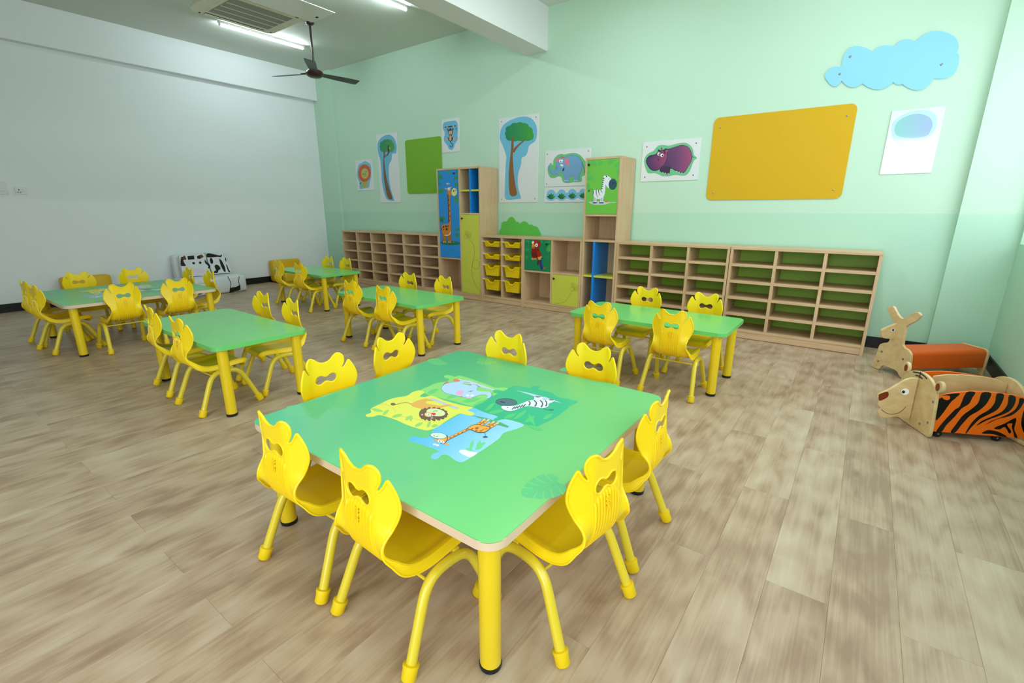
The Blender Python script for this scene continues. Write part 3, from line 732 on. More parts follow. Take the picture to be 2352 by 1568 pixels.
# boards
poster('pin_board', 'lime green felt board behind the giraffe cabinet', 'board', -6.205, -5.40, 1.516, 2.333, GBOARD, .009, .045)
poster('pin_board', 'large ochre yellow felt board on the right of the wall', 'board', -1.468, -.254, 1.364, 2.178, YBOARD, .009, .055, [(-1.40, 2.08), (-.32, 2.08), (-1.40, 1.44), (-.325, 1.445)])
# big tree
t, b = poster('tree_picture', 'tall white picture board with a large forked green tree beside the giraffe cabinet', 'picture', -4.295, -3.642, 1.363, 2.46, BOARD, .008, 0, corners(-4.295, -3.642, 1.363, 2.46, .045), GP)
ct = crop(780, 230, 4.704); a = Art(WALLF(ct, YB-TH), NF)
a.poly([(1730, 390), (1745, 310), (1790, 250), (1860, 210), (1960, 178), (2060, 190), (2120, 260), (2134, 350), (2115, 440), (2050, 490), (2030, 560), (2010, 600), (1968, 625), (1960, 700), (1930, 800), (1928, 930), (1958, 1050), (1950, 1062), (1800, 1072), (1785, 960), (1795, 700), (1800, 610), (1770, 510), (1735, 430)], (112, 188, 218), 4)
crown(a, 1935, 350, 160, 118, lambda p: mixc((34, 134, 92), (66, 158, 66), (p[0]-1830)/230)); a.ell(2060, 390, 38, 42, (66, 160, 66))
a.poly([(1862, 400), (1880, 412), (1880, 530), (1872, 600), (1880, 760), (1900, 920), (1916, 1020), (1842, 1024), (1828, 840), (1835, 700), (1850, 560)], (140, 96, 54), 3)
a.line([(1876, 560), (1910, 510), (1970, 455), (2020, 420)], [30, 8], (140, 96, 54))
a.build('print', t)
# elephant
t, b = poster('elephant_picture', 'white picture board with a blue elephant, partly behind the zebra tower', 'picture', -3.537, -2.873, 1.556, 1.993, BOARD, .008, 0, corners(-3.537, -2.873, 1.556, 1.993, .035), GP)
ce = crop(1240, 320, 6.1895); a = Art(WALLF(ce, YB-TH), NF)
a.poly([(110, 410), (140, 350), (165, 335), (175, 365), (190, 350), (195, 290), (250, 225), (310, 205), (350, 215), (420, 198), (510, 195), (580, 230), (630, 290), (670, 340), (690, 420), (660, 500), (600, 530), (590, 600), (480, 610), (400, 622), (330, 605), (306, 540), (270, 525), (200, 550), (150, 540), (120, 490)], (112, 190, 130), 4)
EB = (118, 164, 204); EO = (52, 84, 130)
el = [(128, 378), (150, 372), (152, 410), (180, 445), (210, 440), (235, 380), (240, 300), (290, 260), (340, 262), (390, 240), (460, 226), (540, 245), (590, 310), (602, 400), (580, 470), (555, 520), (548, 590), (485, 590), (478, 530), (415, 530), (412, 598), (345, 596), (348, 520), (310, 470), (300, 440), (265, 490), (200, 502), (155, 475), (138, 430)]
a.poly([((x-380)*1.014+380, (y-410)*1.016+410) for x, y in el], EO, 3); a.poly(el, EB, 3)
a.poly([(352, 290), (380, 268), (405, 280), (418, 330), (420, 372), (400, 370), (375, 350), (355, 330)], (226, 128, 150), 3); a.poly([(220, 298), (245, 268), (280, 268), (270, 300), (250, 318)], (226, 128, 150), 3)
a.ell(290, 308, 16, 24, (244, 246, 248)); a.ell(316, 308, 15, 24, (244, 246, 248)); a.ell(294, 314, 5, 10, INK); a.ell(318, 314, 5, 10, INK)
a.ell(312, 368, 24, 15, (240, 240, 236), 20); a.poly([(318, 440), (345, 400), (350, 420), (335, 450)], (40, 44, 90), 3)
for x in (355, 378, 400, 492, 512, 532): a.ell(x, 586, 7, 9, (200, 214, 226))
a.poly([(300, 258), (315, 235), (325, 250), (345, 245), (350, 265)], (214, 100, 60), 2)
a.line([(596, 320), (615, 370), (630, 420), (640, 455)], 7, EO); a.ell(642, 465, 12, 18, (206, 90, 50))
for y in (375, 395, 415): a.line([(228, y), (240, y+8), (248, y+6)], 4, EO)
a.build('print', t)
# plants strip
t, b = poster('plant_picture', 'long low white picture board with a row of small green plants under the elephant', 'picture', -3.537, -2.873, 1.36, 1.548, BOARD, .008, 0, (), GP)
a = Art(WALLF(ce, YB-TH), NF)
px = [(160, 795), (310, 792), (462, 786), (618, 782), (740, 778)]
for x, y in px: a.ell(x, y-8, 64, 74, (126, 196, 228)); a.ell(x, y+22, 72, 56, (126, 196, 228))
for (x, y), (x2, y2) in zip(px, px[1:]): a.poly([(x, y-30), (x2, y2-30), (x2, y2+50), (x, y+50)], (126, 196, 228))
for x, y in px:
    for an, L in ((-150, 58), (-120, 62), (-90, 66), (-62, 60), (-30, 58)): a.leaf(x, y+44, L*1.15, 30, an, mixc((26, 96, 54), (60, 150, 70), (an+150)/120))
    a.ell(x, y+40, 34, 14, (30, 110, 60))
a.build('print', t)
# hippo
t, b = poster('hippo_picture', 'white picture board with a purple hippo beside the ochre board', 'picture', -2.22, -1.577, 1.577, 2.0, BOARD, .008, 0, corners(-2.22, -1.577, 1.577, 2.0, .05), GP)
ch = crop(1470, 310, 13.633); a = Art(WALLF(ch, YB-TH), NF)
a.poly([(130, 830), (150, 720), (220, 610), (330, 540), (430, 490), (520, 380), (600, 325), (720, 308), (900, 330), (1050, 300), (1180, 262), (1400, 240), (1530, 290), (1630, 390), (1670, 500), (1690, 620), (1785, 720), (1700, 790), (1640, 920), (1580, 1080), (1490, 1220), (1350, 1275), (1100, 1250), (900, 1290), (700, 1285), (600, 1240), (480, 1195), (280, 1200), (210, 1140), (150, 960)], (112, 190, 138), 4)
hp = lambda p: mixc((84, 58, 104), (160, 76, 120), (p[0]-900)/700)
a.poly([(740, 470), (900, 430), (1100, 370), (1300, 310), (1450, 340), (1560, 430), (1620, 570), (1640, 700), (1600, 850), (1520, 980), (1460, 1080), (1400, 1160), (1310, 1195), (1200, 1150), (1090, 1110), (960, 1050), (920, 1220), (830, 1230), (740, 1180), (660, 1160), (620, 1040)], (46, 30, 52), 4)
a.poly([(760, 476), (900, 440), (1100, 382), (1300, 322), (1440, 350), (1550, 440), (1608, 570), (1626, 700), (1588, 850), (1508, 980), (1450, 1070), (1390, 1140), (1310, 1170), (1200, 1120), (1090, 1080), (955, 1020), (800, 1000), (640, 980)], hp, 4)
a.poly([(640, 1040), (800, 960), (940, 1030), (900, 1200), (830, 1215), (740, 1165), (680, 1150)], (66, 46, 78), 3)
hh = lambda p: mixc((78, 52, 100), (158, 70, 108), (p[0]-420)/420)
a.poly([(190, 830), (220, 720), (310, 640), (480, 600), (560, 510), (640, 470), (740, 460), (830, 500), (862, 620), (840, 760), (760, 930), (650, 1040), (540, 1110), (420, 1120), (310, 1060), (220, 930)], (38, 28, 48), 4)
a.poly([(214, 835), (240, 735), (320, 655), (480, 612), (565, 520), (640, 482), (740, 472), (820, 512), (850, 620), (828, 760), (750, 920), (640, 1030), (540, 1090), (420, 1100), (320, 1040), (240, 925)], hh, 4)
a.ell(588, 592, 44, 54, (238, 234, 240), 12); a.ell(690, 634, 50, 56, (238, 234, 240), 20); a.ell(602, 600, 18, 32, INK, 14); a.ell(704, 644, 20, 34, INK, 18)
a.line([(570, 460), (610, 490), (632, 535)], [44, 22], (32, 24, 34)); a.line([(745, 480), (772, 530), (790, 590)], [40, 22], (32, 24, 34))
a.poly([(650, 440), (665, 395), (700, 395), (690, 450)], (120, 60, 96), 2); a.poly([(800, 490), (870, 470), (880, 500), (830, 530)], (168, 100, 110), 2)
a.ell(578, 770, 18, 28, (52, 20, 44), 15); a.ell(352, 668, 22, 16, (52, 20, 44)); a.line([(720, 860), (735, 880)], 12, (70, 20, 50), 0)
a.line([(1640, 670), (1670, 690), (1730, 700)], [24, 6], (60, 50, 66))
for x, y in ((715, 1180), (800, 1195), (850, 1218), (900, 1215), (1150, 1140), (1230, 1165), (1310, 1190)): a.ell(x, y, 14, 22, (214, 210, 214))
a.build('print', t)
# glossy board mirroring the window
t, b = poster('glossy_picture', 'shiny white picture board reflecting a window, right of the ochre board', 'picture', -.002, .348, 1.567, 2.083, GLOSSY, .008, 0, (), GP)
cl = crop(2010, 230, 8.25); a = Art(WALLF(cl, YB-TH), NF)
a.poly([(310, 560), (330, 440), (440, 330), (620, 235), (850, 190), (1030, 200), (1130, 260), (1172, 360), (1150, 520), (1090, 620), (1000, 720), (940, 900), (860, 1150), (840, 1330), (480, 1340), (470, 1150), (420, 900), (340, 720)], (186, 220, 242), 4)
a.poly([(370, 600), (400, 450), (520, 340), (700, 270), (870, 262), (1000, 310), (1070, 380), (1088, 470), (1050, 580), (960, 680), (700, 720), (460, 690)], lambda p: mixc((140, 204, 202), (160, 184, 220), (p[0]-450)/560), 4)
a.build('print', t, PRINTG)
# blue cloud
cc_ = crop(1460, 60, 2.6368)
def cut_board(name, label, cat, cr, pts, m, th, sm=6, screws=()):
    P = [on_plane(cr(p), (0, YB-th, 0), Vector((0, 1, 0))) for p in (cat_rom(pts, sm, True) if sm else pts)]
    t = thing(name, label, cat, (sum(p.x for p in P)/len(P), YB-.004, min(p.z for p in P)))
    bm = bmesh.new(); prism(bm, [(p.x, p.z) for p in P], (0, YB-th, 0), (1, 0, 0), (0, 0, 1), (0, 1, 0), th-.0005)
    adopt(obj('panel', bm, m), t)
    for p in screws:
        q = on_plane(cr(p), (0, YB-th, 0), Vector((0, 1, 0)))
        bm = bmesh.new(); lathe(bm, [(.010, 0), (.010, .002), (.005, .004)], 10)
        bmesh.ops.rotate(bm, verts=bm.verts, matrix=Matrix.Rotation(PI/2, 3, 'X')); bmesh.ops.translate(bm, verts=bm.verts, vec=(q.x, YB-th, q.z))
        adopt(obj('screw', bm, STEEL), t)
    return t
def arcs(P, seg=7):
    """closed outline of bulging arcs: list of (x, y, bulge) nodes"""
    out = []
    for i in range(len(P)):
        x0, y0, b = P[i]; x1, y1, _ = P[(i+1) % len(P)]
        dx, dy = x1-x0, y1-y0
        for k in range(seg):
            s = k/seg; h = 4*b*s*(1-s); out.append((x0+dx*s+dy*h, y0+dy*s-dx*h))
    return out
cut_board('cloud_board', 'light blue cloud shaped board high on the right of the wall', 'board', cc_, arcs([(1245, 250, .38), (1440, 152, .15), (1570, 122, .2), (1700, 92, .20), (1930, 60, .18), (1945, 160, .14), (1960, 190, .28), (1806, 316, .28), (1614, 350, .18), (1560, 338, .22), (1372, 346, .26), (1248, 330, .40), (1160, 330, .3), (1168, 270, .2)]), CLOUD, .012, 0, [(1237, 290), (1853, 232), (1300, 185)])
cut_board('bush_board', 'green bush shaped board standing behind the tray cabinet', 'board', crop(780, 230, 4.704), [(1722, 1500), (1724, 1412), (1745, 1380)]+arcs([(1745, 1365, .3), (1806, 1310, .55), (1902, 1315, .25), (1944, 1340, .35), (2042, 1345, .2), (2090, 1360, .25), (2150, 1415, .2)])[:-7]+[(2172, 1440), (2172, 1502)], BUSH, .012, 0)

# ------------------------------------------------------------------ tables
def children(o): return [c for c in bpy.data.objects if c.parent == o]
def copy_tree(o, parent=None):
    c = o.copy(); COL.objects.link(c)
    if parent is not None: c.parent = parent
    for ch in children(o): copy_tree(ch, c)
    return c
ZT = 0.463
def make_table(w_, d_, topm, edgem, label, group, loc):
    t = thing('activity_table', label, 'table', loc, 0, group)
    bm = bmesh.new(); P = rrect(-w_/2, w_/2, -d_/2, d_/2, .055, 7)
    prism(bm, P, (0, 0, ZT-.027), (1, 0, 0), (0, 1, 0), (0, 0, 1), .027)
    es = [e for e in bm.edges if abs(e.verts[0].co.z-e.verts[1].co.z) < 1e-6]
    bmesh.ops.bevel(bm, geom=es, offset=.002, segments=2, affect='EDGES')
    bmesh.ops.recalc_face_normals(bm, faces=bm.faces)
    for f in bm.faces: f.material_index = 0 if f.normal.z > .9 else 1
    o = obj('tabletop', bm, [topm, edgem], t); smoothed(o, 30)
    for sx in (-1, 1):
        for sy in (-1, 1):
            x, y = sx*(w_/2-.066), sy*(d_/2-.066)
            bm = bmesh.new(); lathe(bm, [(.0305, .014), (.0305, ZT-.027)], 28, x, y)
            l = smoothed(obj('leg', bm, TLEGY, t), 40)
            bm = bmesh.new(); lathe(bm, [(.024, 0), (.031, .002), (.0325, .008), (.0325, .016), (.0305, .0175)], 28, x, y)
            smoothed(obj('foot_cap', bm, BLACK, l), 40)
            bm = bmesh.new(); lathe(bm, [(.046, ZT-.033), (.046, ZT-.027)], 20, x, y)
            smoothed(obj('mounting_plate', bm, STEEL, l), 40)
    return t
RT = [(-1.245, 3.552, 'green rectangular table in front of the green backed cubby shelves, nearest the zebra tower'),
      (-3.565, 2.99, 'green rectangular table in front of the giraffe cabinet'),
      (-3.57, 1.39, 'green rectangular table left of the big square table, with chairs on both long sides'),
      (-5.98, 3.61, 'green rectangular table farthest back in the left corner')]
rect0 = make_table(1.2, .6, TGREEN, TGREEN, RT[0][2], 'green rectangular tables', (RT[0][0], RT[0][1], 0))
for x, y, lb in RT[1:]:
    c = copy_tree(rect0); c.location = (x, y, 0); c['label'] = lb
AX, AY = -1.20, 1.34
PTOP = print_mat('printed_table_top', 0.30); PTOP.node_tree.nodes['Principled BSDF'].inputs['Specular IOR Level'].default_value = 0.35
sq0 = make_table(1.2, 1.2, TGREEN, EDGEB, 'large square table printed with an animal puzzle, in the foreground', 'square tables with an animal puzzle print', (AX, AY, 0))
cq = crop(800, 820, 4.2); UP = Vector((0, 0, 1))
def tabfn(p):
    if len(p) == 3: return Vector(p)
    q = on_plane(cq(p), (0, 0, ZT), UP); return Vector((q.x-AX, q.y-AY, ZT))
a = Art(tabfn, UP)
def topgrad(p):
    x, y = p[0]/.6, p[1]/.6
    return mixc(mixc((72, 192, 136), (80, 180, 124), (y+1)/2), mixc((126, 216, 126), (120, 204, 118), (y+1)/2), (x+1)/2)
# base colour as a coarse grid so that the gradient stays even
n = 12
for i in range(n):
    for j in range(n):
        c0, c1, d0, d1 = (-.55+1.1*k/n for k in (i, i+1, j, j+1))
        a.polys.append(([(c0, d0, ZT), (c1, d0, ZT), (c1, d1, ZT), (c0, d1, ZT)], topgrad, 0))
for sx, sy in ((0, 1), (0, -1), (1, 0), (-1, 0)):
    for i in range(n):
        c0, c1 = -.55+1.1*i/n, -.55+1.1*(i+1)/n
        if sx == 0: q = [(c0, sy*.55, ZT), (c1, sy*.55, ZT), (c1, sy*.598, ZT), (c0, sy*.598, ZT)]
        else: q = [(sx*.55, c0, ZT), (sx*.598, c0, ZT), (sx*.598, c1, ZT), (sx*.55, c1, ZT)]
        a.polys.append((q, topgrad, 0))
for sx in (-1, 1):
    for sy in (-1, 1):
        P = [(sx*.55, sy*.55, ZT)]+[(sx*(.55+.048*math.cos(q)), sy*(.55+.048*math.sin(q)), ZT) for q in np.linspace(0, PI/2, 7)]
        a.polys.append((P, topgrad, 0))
def local_base(p):
    q = tabfn(p); return topgrad((q.x, q.y))
def leafcol(k, tint):
    return lambda p: mixc(local_base(p), tint, k)
def monstera(x, y, s, ang, k, tint, sq=.5):
    """broad slit leaf: filled heart shape, slits in the colour of the table top"""
    ca, sa = math.cos(math.radians(ang)), math.sin(math.radians(ang))
    R = lambda u, v: (x+s*(u*ca-v*sa), y+s*sq*(u*sa+v*ca))
    a.poly([R(u, v) for u, v in ((-.5, 0), (-.62, .2), (-.5, .45), (-.2, .56), (.15, .5), (.5, .3), (.72, 0), (.5, -.3), (.15, -.5), (-.2, -.56), (-.5, -.45), (-.62, -.2))], leafcol(k, tint), 4)
    for u0, u1, v1 in ((-.38, -.36, .56), (-.18, -.02, .56), (.04, .26, .48), (.26, .52, .34)):
        for sg in (-1, 1): a.line([R(u0, sg*.12), R((u0+u1)/2, sg*(v1*.55)), R(u1, sg*v1)], [s*.02, s*.055], local_base, 3)
    a.line([R(-.5, 0), R(.1, .015), R(.62, 0)], s*.018, local_base, 3)
monstera(1880, 1260, 330, 150, .55, (70, 196, 140), .62)
monstera(450, 1180, 300, -25, .22, (80, 200, 150), .55); a.leaf(760, 30, 200, 60, 10, leafcol(.5, (124, 214, 120))); monstera(1330, 40, 150, 10, .45, (130, 216, 110), .42)
monstera(2450, 280, 230, 10, .3, (96, 206, 140), .32); monstera(-480, 520, 230, 20, .3, (120, 206, 130), .38); monstera(2100, 120, 90, 160, .35, (90, 200, 130), .4)
G = [(1200, 492), (1330, 530), (1455, 575), (1410, 605), (1440, 615), (1520, 600), (1690, 650), (1630, 690), (1500, 730), (1460, 780), (1350, 860), (1240, 930), (1130, 1000), (1080, 1012), (1030, 995), (960, 945), (900, 945), (870, 975), (830, 985), (795, 965), (820, 930), (870, 915), (840, 890), (700, 840), (580, 800), (640, 765), (760, 780), (830, 690), (920, 640), (1060, 560)]
a.poly(G, lambda p: mixc((62, 182, 250), (164, 222, 252), (p[0]-700+(p[1]-500)*.9)/900), 3)
E_ = [(700, 322), (760, 290), (850, 250), (955, 232), (972, 210), (932, 200), (925, 182), (960, 172), (1005, 182), (1030, 190), (1080, 178), (1200, 215), (1330, 260), (1420, 295), (1500, 292), (1545, 305), (1490, 330), (1440, 330), (1400, 345), (1440, 355), (1370, 395), (1300, 440), (1230, 480), (1000, 420), (800, 375)]
a.poly(E_, (146, 222, 122), 3)
for x, y, L, an in ((1200, 470, 200, -20), (1100, 430, 180, -10), (950, 400, 160, -25), (1250, 500, 150, -2), (760, 350, 120, -20), (1340, 440, 120, -60)): a.leaf(x, y, L, 40, an, (112, 212, 118))
Z_ = [(1395, 322), (1440, 316), (1500, 326), (1560, 292), (1610, 275), (1700, 288), (1758, 300), (1775, 280), (1850, 285), (1835, 312), (1960, 342), (2020, 385), (2120, 405), (2215, 430), (2150, 465), (2080, 525), (1985, 592), (1880, 640), (1800, 675), (1700, 645), (1560, 600), (1480, 600), (1430, 615), (1400, 600), (1440, 572), (1320, 535), (1215, 482), (1290, 442), (1370, 392), (1445, 348), (1405, 340)]
a.poly(Z_, (52, 190, 138), 3)
for x, y, L, an in ((1500, 590, 130, -20), (1600, 600, 150, -35), (1700, 630, 120, -30), (1800, 660, 130, 240), (1880, 600, 110, -30), (1350, 540, 160, -10), (1320, 520, 120, -40), (1740, 660, 140, 20)): a.leaf(x, y, L, 34, an, (88, 206, 122))
L_ = [(690, 320), (738, 340), (705, 362), (692, 380), (740, 386), (800, 372), (900, 408), (1000, 440), (1120, 470), (1205, 487), (1150, 512), (1180, 525), (1218, 545), (1190, 565), (1130, 556), (1080, 545), (1020, 572), (940, 620), (860, 675), (790, 702), (740, 706), (640, 680), (560, 652), (480, 615), (380, 580), (300, 560), (240, 576), (180, 576), (170, 555), (222, 535), (215, 500), (290, 460), (420, 400), (560, 375), (620, 338)]
a.poly(L_, (236, 236, 92), 3)
for x, y, L, an in ((330, 560, 80, -40), (420, 580, 110, -15), (550, 610, 70, -40), (600, 620, 60, -80), (640, 670, 90, -25), (760, 680, 70, -60), (800, 670, 70, -10), (220, 500, 120, 12)): a.leaf(x, y, L, 30, an, (150, 216, 110))
a.line([(240, 470), (340, 455), (430, 490), (455, 530)], 3, (200, 206, 80)); a.line([(470, 570), (600, 585), (700, 610), (780, 630)], 3, (200, 206, 80))
# elephant lying on its back
EB2, EO2 = (188, 220, 252), (92, 110, 168)
a.poly([(1060, 212), (1180, 230), (1420, 315), (1395, 320), (1200, 270), (1080, 240)], (206, 214, 240))
el2 = [(900, 300), (915, 270), (970, 250), (1080, 232), (1100, 236), (1110, 258), (1180, 276), (1200, 262), (1250, 280), (1240, 320), (1290, 332), (1360, 336), (1382, 360), (1370, 390), (1335, 398), (1345, 370), (1290, 362), (1230, 378), (1180, 396), (1100, 384), (1030, 368), (950, 350), (910, 325)]
a.poly([((x-1120)*1.016+1120, (y-310)*1.03+310) for x, y in el2], EO2, 3); a.poly(el2, EB2, 3)
a.poly([(1035, 350), (1070, 322), (1105, 325), (1110, 350), (1075, 365)], (246, 178, 214), 3); a.poly([(1070, 380), (1100, 375), (1095, 392)], (232, 140, 110)); a.poly([(1135, 395), (1180, 385), (1195, 402)], (246, 178, 214))
a.ell(1150, 370, 17, 9, (250, 250, 252)); a.ell(1195, 372, 17, 9, (250, 250, 252)); a.poly([(1150, 335), (1205, 322), (1185, 335)], (110, 100, 120))
for x, y in ((1120, 240), (1145, 246), (1165, 262), (1225, 268), (1245, 282)): a.line([(x, y), (x+26, y+4)], 3, EO2, 0)
a.line([(915, 275), (930, 255), (950, 245)], 5, EO2); a.ell(952, 244, 16, 9, (224, 130, 90)); a.poly([(1015, 215), (1040, 208), (1075, 225), (1065, 238), (1020, 232)], (238, 136, 78), 2)
# zebra
a.poly([(1620, 322), (1740, 345), (1900, 385), (2065, 445), (2000, 430), (1850, 400), (1740, 360)], (196, 216, 236))
zb2 = [(1490, 470), (1560, 470), (1620, 468), (1680, 445), (1740, 420), (1790, 410), (1800, 380), (1880, 385), (1870, 405), (1910, 415), (1925, 405), (1990, 412), (1975, 432), (1935, 450), (1930, 475), (1880, 492), (1790, 480), (1720, 475), (1650, 495), (1600, 515), (1550, 522), (1500, 508), (1475, 488)]
a.poly([((x-1720)*1.012+1720, (y-455)*1.04+455) for x, y in zb2], (60, 80, 92), 3); a.poly(zb2, (238, 244, 248), 3)
a.ell(1525, 435, 104, 37, INK, 3); a.ell(1525, 435, 100, 34, (84, 116, 128), 3); a.ell(1478, 432, 14, 6, (40, 64, 78), 20); a.ell(1500, 438, 14, 6, (40, 64, 78), 20)
for P_ in ([(1740, 425), (1755, 445), (1740, 468)], [(1790, 415), (1815, 445), (1800, 476)], [(1850, 415), (1875, 450), (1860, 484)], [(1900, 420), (1915, 445), (1905, 475)]): a.line(P_, [10, 14], (66, 88, 96))
for x in (1590, 1615, 1640, 1668, 1695): a.line([(x-12, 505-(x-1590)*.22), (x+18, 480-(x-1590)*.24)], 9, (50, 70, 80), 0)
a.ell(1535, 486, 20, 9, (250, 252, 252)); a.ell(1536, 487, 6, 4, INK); a.line([(1880, 492), (1910, 508), (1950, 508)], 4, (60, 90, 90)); a.ell(1960, 510, 24, 7, (60, 120, 106))
a.ell(1830, 384, 24, 8, (130, 132, 152)); a.ell(1960, 412, 26, 8, (130, 132, 152))
# lion
LB = (240, 182, 84)
a.poly([(770, 385), (880, 420), (1070, 492), (1040, 502), (900, 450), (800, 410)], (196, 204, 226))
a.line([(620, 460), (560, 438), (500, 448), (450, 462)], 6, (190, 130, 60)); a.ell(432, 455, 24, 13, (116, 88, 70))
a.poly([(606, 455), (640, 432), (700, 412), (760, 402), (830, 425), (760, 425), (758, 448), (840, 462), (880, 470), (960, 458), (1000, 468), (920, 482), (860, 500), (760, 505), (680, 492), (625, 478)], LB, 3)
for i in range(16):
    q = 2*PI*i/16; a.ell(815+115*math.cos(q), 551+42*math.sin(q), 34, 17, (118, 88, 72), math.degrees(q)*.5)
a.ell(815, 551, 118, 46, (118, 88, 72)); a.ell(845, 536, 92, 36, (226, 240, 178), 8); a.ell(775, 556, 40, 24, (240, 200, 120)); a.ell(822, 552, 24, 12, (226, 70, 60)); a.ell(770, 556, 18, 10, (250, 250, 250)); a.ell(800, 566, 18, 9, (250, 250, 250)); a.ell(774, 557, 6, 4, INK); a.ell(803, 566, 6, 4, INK)
a.line([(820, 528), (840, 520), (862, 528)], 4, (60, 70, 60)); a.ell(712, 558, 12, 7, (220, 180, 160)); a.ell(808, 590, 12, 7, (220, 180, 160))
# giraffe
a.poly([(1180, 560), (1320, 585), (1470, 630), (1550, 668), (1540, 682), (1440, 655), (1300, 600)], (86, 176, 120))
GO = (250, 176, 74)
a.line([(952, 795), (1050, 745), (1170, 690)], 26, (70, 60, 60), 4)
a.line([(952, 793), (1050, 743), (1175, 688)], 19, GO, 4)
for (x0_, y0_, x1_, y1_) in ((1240, 660, 1305, 608), (1275, 668, 1345, 612), (1330, 676, 1395, 632), (1360, 684, 1436, 640)):
    a.line([(x0_, y0_), (x1_, y1_)], 26, (80, 70, 70), 0); a.line([(x0_, y0_), (x1_, y1_)], 20, GO, 0); a.ell(x1_+4, y1_-3, 16, 9, (232, 214, 180), -20); a.ell((x0_+x1_)/2, (y0_+y1_)/2, 7, 5, (150, 84, 44))
a.poly([(1148, 690), (1190, 660), (1240, 648), (1300, 660), (1366, 672), (1368, 690), (1345, 715), (1300, 732), (1240, 728), (1190, 708)], (80, 66, 60), 4); a.poly([(1155, 690), (1192, 664), (1240, 653), (1300, 665), (1358, 677), (1360, 690), (1340, 711), (1298, 726), (1240, 722), (1192, 704)], GO, 4)
for x, y, r in ((1195, 695, 14), (1240, 688, 20), (1280, 715, 16), (1235, 708, 12), (1300, 700, 10), (1330, 694, 10)): a.ell(x, y, r, r*.42, (176, 92, 50), -10)
for x, y in ((985, 775), (1020, 757), (1060, 738), (1100, 722), (1140, 702)): a.ell(x, y+3, 12, 5, (176, 92, 50), -25)
a.line([(1310, 728), (1322, 748), (1325, 765)], 4, (110, 120, 130)); a.ell(1322, 772, 24, 8, (66, 84, 110)); 
a.poly([(860, 792), (900, 782), (948, 752), (962, 780), (950, 815), (920, 840), (880, 825)], (80, 70, 70), 3); a.poly([(868, 792), (905, 782), (944, 758), (954, 782), (942, 812), (918, 832), (884, 820)], GO, 3)
a.ell(870, 759, 82, 31, INK, 6); a.ell(870, 759, 78, 28, (220, 244, 222), 6); a.line([(822, 766), (834, 756)], 5, (70, 90, 80), 0); a.line([(848, 770), (866, 764)], 5, (70, 90, 80), 0)
a.ell(878, 812, 20, 13, (250, 252, 252), 25); a.ell(908, 820, 22, 13, (250, 252, 252), 25); a.ell(880, 812, 6, 5, INK); a.ell(910, 820, 6, 5, INK)
a.ell(845, 803, 22, 8, GO, 15); a.ell(955, 842, 24, 9, GO, 20); a.line([(870, 830), (858, 846)], 8, (180, 190, 200), 0); a.line([(845, 828), (832, 842)], 8, (180, 190, 200), 0); a.ell(832, 842, 17, 9, (244, 248, 250)); a.ell(860, 852, 17, 9, (244, 248, 250))
a.poly([(1068, 908), (1095, 893), (1140, 897), (1200, 915), (1245, 925), (1180, 966), (1130, 950), (1085, 928)], (248, 250, 252), 3)
for x, y, L, an in ((1180, 890, 130, -75), (1240, 880, 110, -65), (1260, 860, 100, -30), (1200, 900, 90, 195), (1220, 890, 110, -20)): a.leaf(x, y, L*.75, 30, an, (116, 220, 148))
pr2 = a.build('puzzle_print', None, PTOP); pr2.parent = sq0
pr2['label'] = 'printed puzzle of elephant, zebra, lion and giraffe'
c = copy_tree(sq0); c.location = (-5.925, 1.49, 0); c['label'] = 'large square table printed with an animal puzzle, at the far left by the white wall'

# ------------------------------------------------------------------ chairs
PROF = [(.150, .266), (.143, .279), (.118, .287), (.065, .286), (.0, .281), (-.05, .279), (-.098, .285), (-.138, .303), (-.164, .335), (-.176, .378), (-.178, .42), (-.175, .46), (-.172, .51), (-.172, .55), (-.174, .63)]
pp = np.array(cat_rom(PROF, 10)); ds = np.r_[0, np.cumsum(np.hypot(*(np.diff(pp, axis=0).T)))]
SMAX = ds[-1]
i_back = int(np.argmin(abs(pp[:, 0]+.05)+abs(pp[:, 1]-.279)))
def s_of_z(z): return float(np.interp(z, pp[i_back:, 1], ds[i_back:]))
def s_of_y(y): return float(np.interp(-y, -pp[:i_back+25, 0], ds[:i_back+25]))
def prof_at(s):
    y = float(np.interp(s, ds, pp[:, 0])); z = float(np.interp(s, ds, pp[:, 1]))
    y2 = float(np.interp(s+.004, ds, pp[:, 0])); z2 = float(np.interp(s+.004, ds, pp[:, 1]))
    y1 = float(np.interp(s-.004, ds, pp[:, 0])); z1 = float(np.interp(s-.004, ds, pp[:, 1]))
    t = Vector((0, y2-y1, z2-z1)); t = t.normalized() if t.length > 1e-9 else Vector((0, -1, 0))
    return Vector((0, y, z)), Vector((0, -t.z, t.y))*-1   # point, normal towards the sitter
def shell_pt(x, s, off=0.0):
    P, nrm = prof_at(s)
    ax = abs(x); sm = lambda t: (lambda u: u*u*(3-2*u))(min(1, max(0, t)))
    k = sm((P.z-.372)/.062) if P.y < -.05 else 0
    wing = max(0, (ax-.0635)/.07)
    rim = .016*(sm((ax-.088)/.040))*(1-sm((P.z-.300)/.09))
    back = -.010*max(0, (ax-.07)/.04)*sm((P.z-.33)/.04)*(1-sm((P.z-.40)/.04)) if P.y < -.05 else 0
    q = P+nrm*(rim-off)
    q = q+Vector((0, .034*k*wing+back, 0))
    q.x = x; return q
half = [(0, 0), (.06, 0), (.100, .002), (.120, .012), (.129, .030)]
half += [(.132, s_of_y(.06)), (.1335, s_of_y(.0)), (.134, s_of_y(-.05))]
